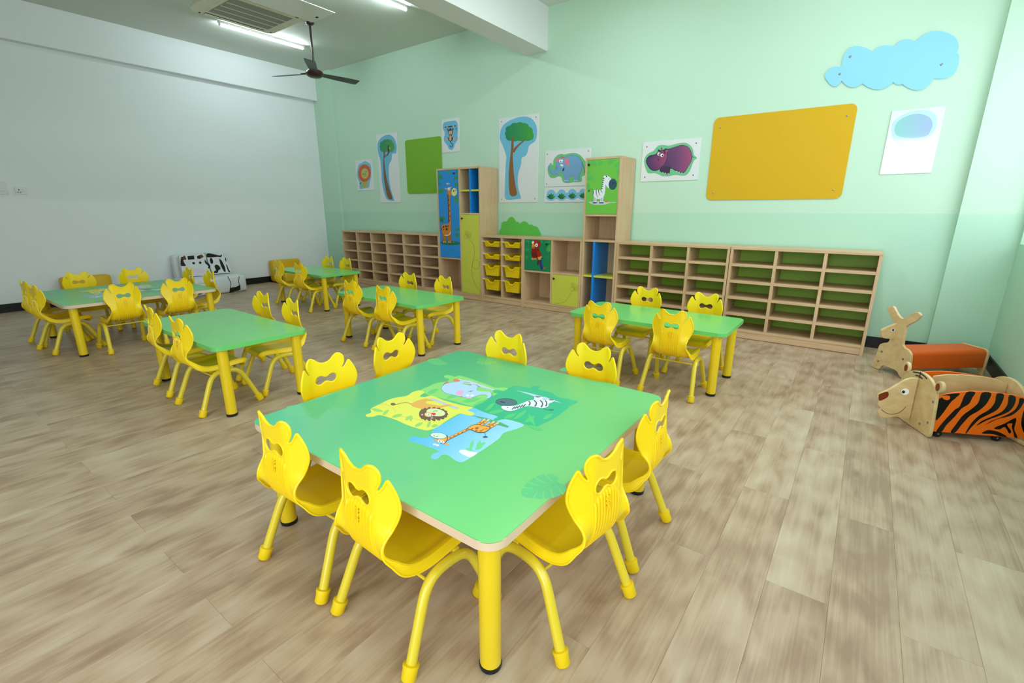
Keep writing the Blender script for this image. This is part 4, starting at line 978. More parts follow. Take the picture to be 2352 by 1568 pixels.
half += [(.1335, s_of_z(.292)), (.130, s_of_z(.31)), (.123, s_of_z(.335)), (.114, s_of_z(.36)), (.109, s_of_z(.385)), (.110, s_of_z(.41)), (.117, s_of_z(.435)), (.127, s_of_z(.46)), (.134, s_of_z(.485)), (.1345, s_of_z(.505)), (.130, s_of_z(.528)), (.1225, s_of_z(.549)), (.115, s_of_z(.565)), (.109, s_of_z(.5745)), (.1045, s_of_z(.5715))]
half2 = [(.098, s_of_z(.559)), (.0895, s_of_z(.5465)), (.0815, s_of_z(.540)), (.0770, s_of_z(.5435)), (.0792, s_of_z(.552)), (.0855, s_of_z(.565)), (.0885, s_of_z(.580)), (.0865, s_of_z(.597)), (.077, s_of_z(.6095)), (.063, s_of_z(.6125)), (.048, s_of_z(.605)), (.032, s_of_z(.591)), (.015, s_of_z(.583)), (0, s_of_z(.581))]
hp_ = [tuple(p) for p in cat_rom(half+half2, 4)]
out2 = hp_+[(-x, s) for x, s in hp_[-2:0:-1]]
hz = s_of_z(.507)
hole = []
HR, HC, HW = .0245, .0300, .0125
for q in np.linspace(-125, 125, 13): hole.append((HC+HR*math.cos(math.radians(q)), hz+HR*.95*math.sin(math.radians(q))))
hole += [(.007, hz+HW+.001), (0, hz+HW), (-.007, hz+HW+.001)]
for q in np.linspace(55, 305, 13): hole.append((-HC+HR*math.cos(math.radians(q)), hz+HR*.95*math.sin(math.radians(q))))
hole += [(-.007, hz-HW-.001), (0, hz-HW), (.007, hz-HW-.001)]
def inside(p, poly):
    x, y = p; r = False; j = len(poly)-1
    for i in range(len(poly)):
        if (poly[i][1] > y) != (poly[j][1] > y) and x < (poly[j][0]-poly[i][0])*(y-poly[i][1])/(poly[j][1]-poly[i][1])+poly[i][0]: r = not r
        j = i
    return r
def near(p, poly, d): return min((p[0]-q[0])**2+(p[1]-q[1])**2 for q in poly) < d*d
pts2 = list(out2)+list(hole); n1, n2 = len(out2), len(hole)
for i in range(-12, 13):
    for j in range(1, int(SMAX/.0135)):
        p = (i*.0112, j*.0135)
        if inside(p, out2) and not inside(p, hole) and not near(p, out2, .005) and not near(p, hole, .005): pts2.append(p)
ed = [(i, (i+1) % n1) for i in range(n1)]+[(n1+i, n1+(i+1) % n2) for i in range(n2)]
vco, _, fcs, *_r = geometry.delaunay_2d_cdt([Vector(p) for p in pts2], ed, [], 0, 1e-7)
bm = bmesh.new(); vv = [bm.verts.new(shell_pt(v.x, v.y)) for v in vco]
for f in fcs:
    c = (sum(vco[i].x for i in f)/len(f), sum(vco[i].y for i in f)/len(f))
    if inside(c, out2) and not inside(c, hole):
        try: bm.faces.new([vv[i] for i in f])
        except ValueError: pass
for v in [v for v in bm.verts if not v.link_faces]: bm.verts.remove(v)
bmesh.ops.recalc_face_normals(bm, faces=bm.faces)
me = bpy.data.meshes.new('tmp'); bm.to_mesh(me); bm.free()
tmp = link('tmp', me); md = tmp.modifiers.new('s', 'SOLIDIFY'); md.thickness = .0055; md.offset = 0
dg = bpy.context.evaluated_depsgraph_get(); shell_me = bpy.data.meshes.new_from_object(tmp.evaluated_get(dg))
bpy.data.objects.remove(tmp, do_unlink=True)
bm = bmesh.new(); bm.from_mesh(shell_me)
tube(bm, [shell_pt(x, s, .0025) for x, s in out2], .0042, 8, True)      # raised moulded rim
tube(bm, [shell_pt(x, s, .0018) for x, s in hole], .0034, 8, True)
for x in (-.0635, .0635):                                               # crease between panel and wings
    sg_ = 1 if x > 0 else -1; tube(bm, [shell_pt(sg_*xx, s_of_z(zz), .0018) for xx, zz in cat_rom([(.0775, .541), (.070, .525), (.065, .50), (.0635, .46), (.0630, .41), (.0635, .36), (.066, .325)], 4)], .0022, 6)
# folded-down skirt along the seat edge
zk = .40
sk = [(x, s) for x, s in cat_rom(half, 12) if s <= s_of_z(zk)]
sk = [(-x, s) for x, s in sk[::-1]][:-1]+sk
pq = np.array(sk); dq = np.r_[0, np.cumsum(np.hypot(*(np.diff(pq, axis=0).T)))]; uq = np.linspace(0, dq[-1], 110)
sk = list(zip(np.interp(uq, dq, pq[:, 0]), np.interp(uq, dq, pq[:, 1])))
rows = []; low = []
for x, s in sk:
    f = min(1, max(0, (s_of_z(zk)-s)/(s_of_z(zk)-s_of_z(.300)))); f = f*f*(3-2*f)
    P0, nr = prof_at(max(s, .012)); q = shell_pt(x, s); ln = .027*f+.0008
    fr = max(0, 1-s/.02)
    dn = (-nr*(1-fr*.3)+Vector((.22*x/.13, .25*fr, 0))).normalized()
    rows.append([bm.verts.new(q+dn*ln*t_) for t_ in (-.1, .33, .66, 1)]); low.append(q+dn*ln)
for A_q, B_q in zip(rows, rows[1:]):
    for k in range(3): bm.faces.new((A_q[k], A_q[k+1], B_q[k+1], B_q[k]))
tube(bm, low, .003, 8)
bm.to_mesh(shell_me); bm.free()
for p in shell_me.polygons: p.use_smooth = True
shell_me.set_sharp_from_angle(angle=math.radians(38)); shell_me.name = 'seat_shell'
chair0 = thing('kids_chair', '-', 'chair', (0, 0, 0), 0, 'yellow moulded chairs around the tables')
sh = link('seat_shell', shell_me, chair0, SEATY)
for i in range(9):
    x = -.056+.014*i
    bm = bmesh.new()
    zt = .470 if i in (0, 8) else (.480 if i in (1, 7) else .486)
    ss = np.linspace(s_of_z(zt), s_of_y(-.075), 26)
    A = []
    for s in ss:
        e = min(1, (s_of_z(zt)-s)/.012)*.0062+.0008
        A.append([bm.verts.new(shell_pt(x+dx, s, .0012+dz*e)) for dx, dz in ((-.0048, 0), (-.0019, 1), (.0019, 1), (.0048, 0))])
    for p, q in zip(A, A[1:]):
        for k in range(3): bm.faces.new((p[k], p[k+1], q[k+1], q[k]))
    smoothed(obj('back_rib', bm, SEATY, sh), 50)
bm = bmesh.new()                                                        # small moulded badge between the ribs
for r_ in range(3):
    s0 = s_of_z(.462)-r_*.0135
    for (x0_, x1_, d0, d1) in ((-.0075, .0075, 0, .0024), (-.0075, .0075, -.0092, -.0068), (-.0075, -.0050, -.0092, .0024), (.0050, .0075, -.0092, .0024))[:(4, 3, 4)[r_]]:
        V_ = [bm.verts.new(shell_pt(x, s0+s, o_)) for o_ in (.0050, .0092) for x, s in ((x0_, d0), (x1_, d0), (x1_, d1), (x0_, d1))]
        for q in ((0, 1, 2, 3), (4, 5, 6, 7), (0, 1, 5, 4), (1, 2, 6, 5), (2, 3, 7, 6), (3, 0, 4, 7)): bm.faces.new([V_[i] for i in q])
bd = obj('moulded_badge', bm, SEATY, sh); bd['kind'] = 'stuff'
for s in (-1, 1):
    P = [(.178, -.1835, .004), (.1735, -.164, .05), (.167, -.135, .12), (.161, -.108, .185), (.1575, -.090, .219), (.155, -.064, .243), (.153, -.028, .2525), (.153, .028, .2525), (.155, .064, .243), (.1575, .090, .219), (.161, .108, .185), (.167, .135, .12), (.1735, .164, .05), (.178, .1835, .004)]
    bm = bmesh.new(); tube(bm, cat_rom([(s*x, y, z) for x, y, z in P], 5), .0158, 14)
    fr = smoothed(obj('leg_frame', bm, LEGY, chair0), 50)
    for e in (-1, 1):
        bm = bmesh.new()
        A = np.array((s*.1785, e*.1850, 0.0)); B = np.array((s*.1735, e*.1632, .052)); dv = (B-A)/np.linalg.norm(B-A)
        prof = [(.0, .012), (.003, .018), (.008, .0215), (.038, .0215), (.0385, .0232), (.047, .0232), (.0485, .0165)]
        tube(bm, [A+dv*h_ for h_, _ in prof], [r_ for _, r_ in prof], 16)
        for v in bm.verts: v.co.z = max(v.co.z, 0.0)
        smoothed(obj('foot_cap', bm, CAPY, fr), 35)
for y in (-.074, .074):
    bm = bmesh.new(); tube(bm, [(-.155, y, .2365), (0, y, .2365), (.155, y, .2365)], .0055, 8)
    smoothed(obj('cross_bar', bm, LEGY, chair0), 50)
for s in (-1, 1):
    bm = bmesh.new(); box(bm, min(s*.128, s*.146), max(s*.128, s*.147), .03, .055, .246, .270, .004)
    smoothed(obj('bracket', bm, LEGY, chair0), 50)

QA, QB = 'big front square table', 'far left square table'
TF, TE, TC, TD = 'the table before the green backed cubbies', 'the table before the giraffe cabinet', 'the table left of the big square table', 'the table in the far left corner'
CH = [(-.987, .827, -2.7, 'nearest yellow chair, seen from behind beside the front leg of the front table'),
      (-1.433, .824, 1.5, 'yellow chair at the front square table, near side, left of the two seen from behind'),
      (-.654, 1.130, 81.4, 'yellow chair at the right side of the front square table, nearer of its two'),
      (-.665, 1.566, 90.3, 'yellow chair at the right side of the front square table, farther of its two'),
      (-1.700, 1.115, -92, 'yellow chair at the left side of the front square table, nearer of its two'),
      (-1.757, 1.540, -90, 'yellow chair at the left side of the front square table, farther of its two'),
      (-1.467, 1.792, 180, 'yellow chair at the far side of the front square table, left of its two'),
      (-.984, 1.84, 180, 'yellow chair at the far side of the front square table, right of its two'),
      (-1.484, 3.250, 0, 'left yellow chair with its back to the viewer at the table before the green cubbies'),
      (-.964, 3.270, 1.5, 'right yellow chair with its back to the viewer at the table before the green cubbies'),
      (-1.452, 3.775, 180, 'left yellow chair facing the viewer between table and green backed cubbies'),
      (-.962, 3.775, 180, 'right yellow chair facing the viewer between table and green backed cubbies'),
      (-3.832, 2.806, 0, 'left yellow chair seen from behind at the table before the giraffe cabinet'),
      (-3.325, 2.780, 0, 'right yellow chair seen from behind at the table before the giraffe cabinet'),
      (-3.835, 3.200, 180, 'left yellow chair facing the viewer at the table before the giraffe cabinet'),
      (-3.358, 3.232, 174.5, 'right yellow chair facing the viewer at the table before the giraffe cabinet'),
      (-3.847, 1.233, -5.7, 'left near yellow chair at the table just left of the front square table'),
      (-3.325, 1.207, 1, 'right near yellow chair at the table just left of the front square table'),
      (-3.825, 1.655, 180, 'left far side yellow chair at the table just left of the front square table'),
      (-3.350, 1.630, 175.5, 'right far side yellow chair at the table just left of the front square table'),
      (-6.235, 3.395, -8, 'left near yellow chair at the table in the far left corner'),
      (-5.700, 3.367, 1, 'right near yellow chair at the table in the far left corner'),
      (-6.175, 3.770, 180, 'yellow chair on the far side of the corner table, before the white wall'),
      (-5.775, 3.785, 180, 'yellow chair on the far side of the corner table, before the maple cubbies'),
      (-6.225, .973, 6, 'yellow chair at the left end of the far left square table, outermost one'),
      (-5.824, .969, 7.1, 'yellow chair at the left end of the far left square table, inner one'),
      (-6.477, 1.280, -90, 'yellow chair on the wall side of the far left square table, before a yellow sofa'),
      (-6.477, 1.752, -90, 'yellow chair on the wall side of the far left square table, before bare wall'),
      (-5.440, 1.292, 90, 'left yellow chair seen from behind at the far left square table'),
      (-5.440, 1.722, 90, 'right yellow chair seen from behind at the far left square table'),
      (-6.190, 1.997, 180, 'yellow chair at the right end of the far left square table, by the cow cushion'),
      (-5.680, 2.015, 180, 'yellow chair at the right end of the far left square table, by the cow sofa')]
for i, (x, y, rz, lb) in enumerate(CH):
    c = chair0 if i == 0 else copy_tree(chair0)
    c.location = (x, y, 0); c.rotation_euler = (0, 0, math.radians(rz)); c['label'] = lb

# ------------------------------------------------------------------ tiger cart and kangaroo bench
def uvt(cr, P0, N, U):
    P0, N, U = Vector(P0), Vector(N), Vector(U)
    def f(p):
        q = on_plane(cr(p), P0, N); return ((q-P0).dot(U), q.z)
    return f
def plate(name, pts, P0, U, N, th, m, parent, bev=.004):
    bm = bmesh.new(); prism(bm, pts, P0, U, (0, 0, 1), N, th)
    o = adopt(bevel_mod(obj(name, bm, m), bev, 2), parent); return o
def screws(ps, P0, U, N, parent, r=.007):
    for u, z in ps:
        bm = bmesh.new(); lathe(bm, [(r, 0), (r, .002), (r*.5, .0035)], 10)
        M_ = Vector(N).to_track_quat('Z', 'Y').to_matrix()
        bmesh.ops.rotate(bm, verts=bm.verts, matrix=M_); bmesh.ops.translate(bm, verts=bm.verts, vec=Vector(P0)+Vector(U)*u+Vector((0, 0, z)))
        adopt(obj('screw', bm, STEEL), parent)
ct_ = crop(1880, 560, 3.2)
th_ = math.radians(26.6); A_ = Vector((math.cos(th_), math.sin(th_), 0)); L_v = Vector((-math.sin(th_), math.cos(th_), 0)); C0 = Vector((.38, 3.54, 0))
tg = thing('tiger_cart', 'birch toy cart shaped like a tiger with orange black striped sides and small wheels', 'toy', C0+A_*.22)
fb = uvt(ct_, C0, A_, L_v)
ou = [fb(p) for p in [(797, 1421), (815, 1395), (838, 1270), (862, 1122), (852, 1060), (825, 1000), (785, 958), (740, 936), (690, 930), (640, 950), (605, 990), (590, 1030)]]
ou = [tuple(p) for p in cat_rom(ou, 4)]
ou += [(.178, .10), (.176, .03), (.168, .004), (.12, .002), (-.02, .002), (-.165, .002)]
fbo = plate('front_board', ou, C0, L_v, A_, .018, BIRCH, tg)
for nm, cx, cy, u in (('near', 884, 1052, 0), ('far', 640, 905, 0)):
    cu, cz_ = fb((cx, cy))
    e = plate('ear', [(cu+.030*math.cos(q), cz_+.034*math.sin(q)) for q in np.linspace(0, 2*PI, 24, endpoint=False)], C0-A_*.001, L_v, A_, .019, BIRCH, tg)
    ar = Art(lambda p: C0+L_v*p[0]+Vector((0, 0, p[1]))-A_*.001, -A_)
    sgn = 1 if nm == 'near' else -1
    ar.ell(cu+sgn*.006, cz_-.003, .016, .023, (122, 46, 14), 0); ar.build('inner_ear', e)
ar = Art(lambda p: on_plane(ct_(p), C0, A_), -A_)
ar.line([(695, 941), (740, 948), (775, 968), (798, 993)], 9, INK); ar.line([(714, 965), (740, 972), (766, 992)], 9, INK); ar.line([(752, 940), (742, 986)], 8, INK, 0)
ar.build('forehead_marks', fbo); screws([fb((842, 1160)), fb((803, 1312)), fb((744, 1320))], C0, L_v, -A_, fbo)
hd = uvt(ct_, C0-L_v*.009, L_v, A_)
ho = [hd(p) for p in [(738, 988), (690, 986), (640, 1000), (580, 1034), (520, 1070), (465, 1094), (440, 1112), (434, 1135), (446, 1160), (440, 1185), (455, 1208), (440, 1228), (445, 1258), (470, 1278), (520, 1279), (570, 1270), (620, 1284), (672, 1288)]]
ho = [tuple(p) for p in cat_rom(ho, 3)]; ho = [(min(u, .0), z) for u, z in ho]
hpl = plate('head_plate', ho, C0-L_v*.009, A_, L_v, .018, BIRCH, tg)
ar = Art(lambda p: on_plane(ct_(p), C0-L_v*.009, L_v), -L_v)
ar.poly([(446, 1104), (500, 1086), (515, 1096), (512, 1120), (495, 1134), (455, 1152), (441, 1142), (442, 1118)], (122, 46, 14), 3); ar.build('nose_paint', hpl)
ar = Art(lambda p: on_plane(ct_(p), C0-L_v*.009, L_v), -L_v)
ar.ell(637, 1085, 29, 24, (246, 247, 248), -5); ar.ell(624, 1087, 12, 11, (12, 12, 12))
ar.build('eye_paint', hpl)
ar = Art(lambda p: on_plane(ct_(p), C0-L_v*.009, L_v), -L_v); ar.line([(462, 1215), (498, 1242), (545, 1250), (600, 1236), (643, 1195)], 4, (110, 70, 40)); ar.build('mouth_line', hpl)
LR = .452; LE = .505
def side(name, lat, m, top):
    pts = [(.02, .034), (LE, .030)]+[(u, z) for u, z in top[::-1]]
    return plate(name, pts, C0+L_v*lat, A_, L_v, .012, m, tg, .003)
TOPS = [tuple(p) for p in cat_rom([(.020, .250), (.08, .274), (.185, .291), (.28, .290), (.37, .281), (LE, .262)], 4)]
ns = side('side_panel', -.161, TIGERO, TOPS); side('side_panel', .149, TIGERO, [(u, z+.012) for u, z in TOPS])
ar = Art(lambda p: on_plane(ct_(p), C0-L_v*.161, L_v), -L_v)
K = (8, 8, 8)
for P in ([(895, 1112), (1035, 1096), (1010, 1130), (975, 1160), (945, 1200), (905, 1255), (862, 1295), (870, 1200), (880, 1150), (905, 1128), (920, 1140), (945, 1148), (965, 1138), (960, 1115)],
          [(1085, 1092), (1152, 1090), (1130, 1130), (1105, 1175), (1050, 1210), (1000, 1270), (940, 1330), (905, 1380), (865, 1378), (905, 1320), (960, 1260), (1005, 1215), (1040, 1190)],
          [(1200, 1094), (1268, 1096), (1255, 1140), (1225, 1185), (1170, 1230), (1110, 1265), (1050, 1330), (1005, 1384), (970, 1382), (1010, 1325), (1060, 1260), (1120, 1215), (1175, 1165)],
          [(1310, 1100), (1362, 1106), (1350, 1160), (1310, 1220), (1230, 1262), (1180, 1290), (1120, 1350), (1090, 1388), (1080, 1388), (1120, 1320), (1180, 1260), (1250, 1220), (1295, 1165)],
          [(1400, 1112), (1448, 1124), (1440, 1180), (1400, 1230), (1330, 1262), (1250, 1290), (1190, 1320), (1160, 1335), (1200, 1300), (1280, 1265), (1350, 1230), (1390, 1175)],
          [(1478, 1134), (1512, 1140), (1505, 1170), (1475, 1215), (1420, 1258), (1340, 1280), (1270, 1300), (1220, 1330), (1280, 1296), (1370, 1262), (1440, 1220), (1470, 1170)],
          [(1450, 1278), (1440, 1345), (1440, 1370), (1462, 1420), (1440, 1420), (1432, 1385), (1420, 1345), (1425, 1320), (1400, 1318), (1385, 1330), (1415, 1375), (1400, 1392), (1370, 1345), (1330, 1362), (1290, 1352), (1370, 1318)],
          [(1200, 1392), (1240, 1368), (1290, 1372), (1340, 1388), (1385, 1416), (1330, 1412), (1280, 1396)],
          [(1512, 1225), (1495, 1270), (1490, 1330), (1512, 1385)]): ar.poly(P, K, 3)
ar.build('tiger_stripes', ns)
mid = [(.018, .036), (LR-.002, .036), (LR-.002, .215)]
mf = uvt(ct_, C0-L_v*.006, L_v, A_)
cb_ = [mf(p) for p in [(1395, 1082), (1432, 1066), (1440, 1030), (1320, 998), (1200, 975), (1080, 962), (950, 960), (850, 972)]]
cb_ = [(min(max(u, .02), LR-.002), z) for u, z in cb_]
plate('centre_board', mid+cb_, C0-L_v*.006, A_, L_v, .012, BIRCH, tg, .003)
rb = [(.145, .004), (.145, .20)]+[(.145*math.cos(q), .20+.130*math.sin(q)) for q in np.linspace(.05, PI-.05, 14)]+[(-.145, .20), (-.146, .026), (-.235, .022), (-.235, .004)]
plate('rear_board', rb, C0+A_*LR, L_v, A_, .018, BIRCH, tg)
boxb = bmesh.new()
prism(boxb, [(-.149, 0), (.149, 0), (.149, LR-.02), (-.149, LR-.02)], C0+A_*.018+Vector((0, 0, .038)), L_v, A_, (0, 0, 1), .012); adopt(obj('base_board', boxb, BIRCH), tg)
for lat in (-.150, .150):
    for al in (.062, .355):
        P0 = C0+A_*al+L_v*lat+Vector((0, 0, .0205))
        bm = bmesh.new(); lathe(bm, [(.012, -.009), (.018, -.009), (.0205, -.006), (.0205, .006), (.018, .009), (.012, .009)], 20)
        M_ = (-L_v).to_track_quat('Z', 'Y').to_matrix(); bmesh.ops.rotate(bm, verts=bm.verts, matrix=M_); bmesh.ops.translate(bm, verts=bm.verts, vec=P0)
        wh = adopt(smoothed(obj('wheel', bm, KNOB), 40), tg)
        bm = bmesh.new(); lathe(bm, [(.0055, -.0098), (.0055, .0098)], 12)
        bmesh.ops.rotate(bm, verts=bm.verts, matrix=M_); bmesh.ops.translate(bm, verts=bm.verts, vec=P0); adopt(smoothed(obj('hub', bm, STEEL), 40), wh)
        bm = bmesh.new(); box(bm, -.006, .006, -.006, .006, .012, .026); bmesh.ops.translate(bm, verts=bm.verts, vec=Vector((P0.x, P0.y, .012))+L_v*(.0155 if lat < 0 else -.0155)); adopt(obj('axle_bracket', bm, STEEL), wh)

ck = crop(1990, 690, 7.84)
th_ = math.radians(41); A2 = Vector((math.cos(th_), math.sin(th_), 0)); L2 = Vector((-math.sin(th_), math.cos(th_), 0)); C1 = Vector((.29, 4.67, 0))
kg = thing('kangaroo_bench', 'orange padded kids bench with birch kangaroo shaped front, standing in the right corner', 'bench', C1+A2*.35)
kb = uvt(ck, C1, A2, L2)
ko = [kb(p) for p in [(375, 150), (378, 122), (400, 110), (468, 98), (500, 130), (555, 232), (605, 298), (660, 325), (715, 303), (795, 252), (855, 216), (918, 208), (955, 235), (976, 268), (948, 312), (880, 378), (785, 424), (738, 452), (710, 482), (690, 600), (665, 720), (655, 795), (685, 850), (740, 880), (780, 930), (800, 985), (795, 1060), (785, 1140)]]
ko = [tuple(p) for p in cat_rom(ko, 3)]
ko += [(-.185, .085), (-.196, .03), (-.19, .004), (-.150, .003), (-.128, .012)]
ko += [kb(p) for p in [(575, 1340), (550, 1285), (500, 1245), (400, 1205), (305, 1170), (270, 1180), (230, 1230)]]+[(.072, .003), (.11, .003), (.134, .008)]
ko += [kb(p) for p in [(88, 1180), (110, 1115), (150, 1020), (190, 920), (215, 830), (240, 787), (285, 766), (370, 755), (400, 735), (418, 690), (470, 640), (500, 520), (493, 420), (470, 345), (425, 280), (395, 215)]]
kbo = plate('front_board', ko, C1, L2, A2, .020, BIRCH, kg)
kh = uvt(ck, C1-L2*.010, L2, A2)
kho = [kh(p) for p in [(600, 405), (545, 420), (480, 445), (400, 478), (310, 520), (284, 550), (276, 600), (283, 640), (300, 668), (340, 682), (430, 690), (520, 688), (562, 684)]]
kho = [(min(u, 0), z) for u, z in cat_rom(kho, 3)]
khp = plate('head_plate', kho, C1-L2*.010, A2, L2, .020, BIRCH, kg)
ar = Art(lambda p: on_plane(ck(p), C1-L2*.010, L2), -L2); ar.ell(480, 532, 38, 28, (232, 234, 236)); ar.ell(480, 532, 20, 20, (14, 14, 14)); ar.build('eye_paint', khp)
screws([kb((278, 918)), kb((214, 1088)), kb((660, 1055))], C1, L2, -A2, kbo, .009)
LK = .685; ctr = -.022
bm = bmesh.new(); sp = [(ctr-.112, .07), (ctr+.112, .07)]+[(ctr+.112-.035+.035*math.cos(q), .178+.035*math.sin(q)) for q in np.linspace(0, PI/2, 7)]+[(ctr-.112+.035-.035*math.sin(q), .178+.035*math.cos(q)) for q in np.linspace(0, PI/2, 7)]
prism(bm, sp, C1+A2*.020, L2, (0, 0, 1), A2, LK-.02); o = adopt(smoothed(bevel_mod(obj('padded_seat', bm, ORANGE), .006, 2), 40), kg)
rp_ = [(ctr-.120, .002), (ctr-.085, .002), (ctr-.07, .05), (ctr+.07, .05), (ctr+.085, .002), (ctr+.120, .002)]+[(ctr+.120-.04+.04*math.cos(q), .178+.04*math.sin(q)) for q in np.linspace(0, PI/2, 7)]+[(ctr-.120+.04-.04*math.sin(q), .178+.04*math.cos(q)) for q in np.linspace(0, PI/2, 7)]
plate('rear_board', rp_, C1+A2*LK, L2, A2, .018, BIRCH, kg)

# ------------------------------------------------------------------ sofas on the left
def cushion(name, cx, cy, cz, w_, h_, t_, m, parent, lean=0, roll=0, bev=.035):
    bm = bmesh.new(); box(bm, -t_/2, t_/2, -w_/2, w_/2, -h_/2, h_/2, bev)
    o = obj(name, bm, m); o.location = (cx, cy, cz); o.rotation_euler = (math.radians(roll), math.radians(lean), 0)
    smoothed(o, 60)
    if parent: adopt(o, parent)
    return o
cw = thing('cow_sofa', 'white vinyl kids sofa printed with black cow legs, against the white wall', 'sofa', (-8.2, 3.12, 0))
cushion('seat_block', -8.155, 3.115, .128, .86, .254, .50, WHITEV, cw)
cushion('backrest', -8.46, 3.115, .38, .74, .42, .13, WHITEV, cw)
cs = crop(370, 560, 8.11); XF = -7.905
sbk = [c for c in children(cw) if c.name.startswith('seat_block')][0]
ar = Art(lambda p: on_plane(cs(p), (XF, 0, 0), Vector((1, 0, 0))), (1, 0, 0), .0006)
ar.line([(1240, 605), (1300, 735), (1285, 830), (1280, 905)], 12, K); ar.line([(1455, 600), (1445, 710), (1470, 780), (1475, 850)], 12, K)
ar.poly([(1283, 820), (1330, 808), (1400, 800), (1450, 770), (1466, 762), (1478, 850), (1440, 868), (1370, 880), (1330, 900), (1280, 908)], K); ar.build('cow_print', sbk)
ar = Art(lambda p: Vector((XF, p[0], p[1])), (1, 0, 0), .0006)
ar.poly([(2.79, .03), (2.86, .035), (2.90, .06), (2.89, .10), (2.80, .09)], K, 3); ar.build('cow_print', sbk)
def pillow(label, pts, X, art):
    P = [on_plane(cs(p), (X, 0, 0), Vector((1, 0, 0))) for p in pts]
    c = sum(P, Vector())/len(P)
    t = thing('cow_cushion', label, 'cushion', (X-.03, c.y, min(p.z for p in P)), 0, 'black and white cushions on the cow sofa')
    bm = bmesh.new(); Q = [(p.y, p.z) for p in P]; Q = [tuple(q) for q in cat_rom(Q, 4, True)]
    prism(bm, Q, (X-.07, 0, 0), (0, 1, 0), (0, 0, 1), (1, 0, 0), .07)
    es = [e for e in bm.edges if abs(e.verts[0].co.x-e.verts[1].co.x) < 1e-6]
    bmesh.ops.bevel(bm, geom=es, offset=.012, segments=3, affect='EDGES')
    b = adopt(smoothed(obj('cover', bm, WHITEV), 60), t)
    ar = Art(lambda p: on_plane(cs(p), (X, 0, 0), Vector((1, 0, 0))), (1, 0, 0), .0006)
    art(ar); ar.build('cow_print', b)
def cow1(r):
    r.poly([(375, 245), (410, 245), (470, 292), (415, 300), (430, 350), (462, 405), (410, 412), (372, 405), (362, 330)], K, 3); r.poly([(408, 238), (435, 216), (455, 245), (470, 288), (415, 285)], (112, 60, 22), 2)
    r.poly([(490, 228), (612, 215), (622, 285), (500, 296)], K, 0); r.poly([(672, 230), (720, 208), (745, 215), (745, 265), (705, 280), (672, 262)], K, 3); r.poly([(738, 200), (765, 205), (790, 240), (745, 268), (728, 262)], (112, 60, 22), 3)
    r.ell(606, 358, 27, 21, K, 25); r.ell(728, 350, 25, 22, K, 25); r.poly([(455, 440), (490, 430), (480, 500), (455, 490)], K, 2)
    r.poly([(815, 285), (835, 320), (900, 380), (918, 420), (905, 455), (870, 450), (880, 415), (845, 380), (815, 345)], K, 3); r.ell(700, 520, 130, 60, (228, 214, 232), 0)
def cow2(r):
    r.poly([(845, 195), (870, 175), (930, 180), (1040, 205), (1105, 215), (1118, 190), (1132, 215), (1115, 245), (1060, 240), (1000, 245), (920, 250), (850, 245)], K, 3)
    r.poly([(912, 270), (940, 262), (965, 310), (968, 355), (935, 370), (912, 320)], K, 3); r.poly([(1000, 400), (1040, 385), (1090, 420), (1105, 465), (1070, 495), (1050, 540), (985, 540), (980, 515), (1020, 490), (1000, 440)], K, 3)
    r.poly([(1085, 275), (1140, 330), (1190, 440), (1200, 520), (1170, 510), (1120, 420), (1095, 340)], K, 3); r.poly([(1190, 270), (1203, 255), (1215, 310), (1205, 335)], K, 2); r.poly([(1210, 380), (1232, 400), (1262, 480), (1290, 520), (1255, 520), (1225, 440)], K, 2)
pillow('white cushion printed with a cow face, left on the cow sofa', [(345, 225), (480, 200), (640, 200), (805, 188), (850, 330), (925, 530), (930, 565), (800, 590), (620, 600), (440, 618), (420, 600), (370, 400)], -8.27, cow1)
pillow('white cushion with black cow patches, right on the cow sofa', [(838, 180), (860, 168), (1000, 185), (1110, 195), (1190, 235), (1240, 330), (1320, 520), (1310, 540), (1150, 545), (1000, 560), (950, 520), (880, 330)], -8.30, cow2)
def small_sofa(label, y0, y1, zt):
    t = thing('kids_sofa', label, 'sofa', (-8.3, (y0+y1)/2, 0), 0, 'small yellow sofas along the white wall')
    ym = (y0+y1)/2; w_ = y1-y0
    cushion('backrest', -8.455, ym, zt/2+.01, w_, zt-.02, .15, YELV, t, 0, 0, .03)
    cushion('seat_block', -8.20, ym, .115, w_, .20, .38, YELV, t, 0, 0, .03)
    for yy in (y0+.06, y1-.06):
        for xx in (-8.46, -8.06):
            bm = bmesh.new(); lathe(bm, [(.018, 0), (.018, .022)], 12, xx, yy); adopt(obj('foot', bm, KNOB), t)
small_sofa('small yellow vinyl sofa behind the table in the far left corner', 4.235, 4.755, .392)
small_sofa('small yellow vinyl sofa half hidden behind a chair of the far left square table', 1.44, 1.965, .385)

# ------------------------------------------------------------------ left wall plates
def plate_on_left(name, label, cat, y0, y1, z0, z1):
    t = thing(name, label, cat, (XL+.004, (y0+y1)/2, z0)); o = boxo('cover_plate', XL+.0005, XL+.012, y0, y1, z0, z1, RAIL, None, .003); return t, adopt(o, t)
t, pl = plate_on_left('switch_plate', 'large white switch plate on the left wall at the picture edge', 'switch', .985, 1.200, 1.424, 1.572)
for i in range(3):
    adopt(boxo('rocker', XL+.012, XL+.018, 1.005+i*.064, 1.052+i*.064, 1.462, 1.534, RAIL, None, .003), t)
t, pl = plate_on_left('wall_socket', 'white wall socket beside the switch plate', 'socket', 1.262, 1.366, 1.430, 1.512)
for nm, y, z, wy, wz in (('pin_hole', 1.298, 1.484, .008, .016), ('pin_hole', 1.286, 1.455, .014, .007), ('pin_hole', 1.310, 1.455, .014, .007)):
    adopt(boxo(nm, XL+.0118, XL+.0125, y-wy/2, y+wy/2, z-wz/2, z+wz/2, DARK), t)
adopt(boxo('rocker', XL+.012, XL+.016, 1.335, 1.352, 1.458, 1.488, RAIL, None, .002), t)

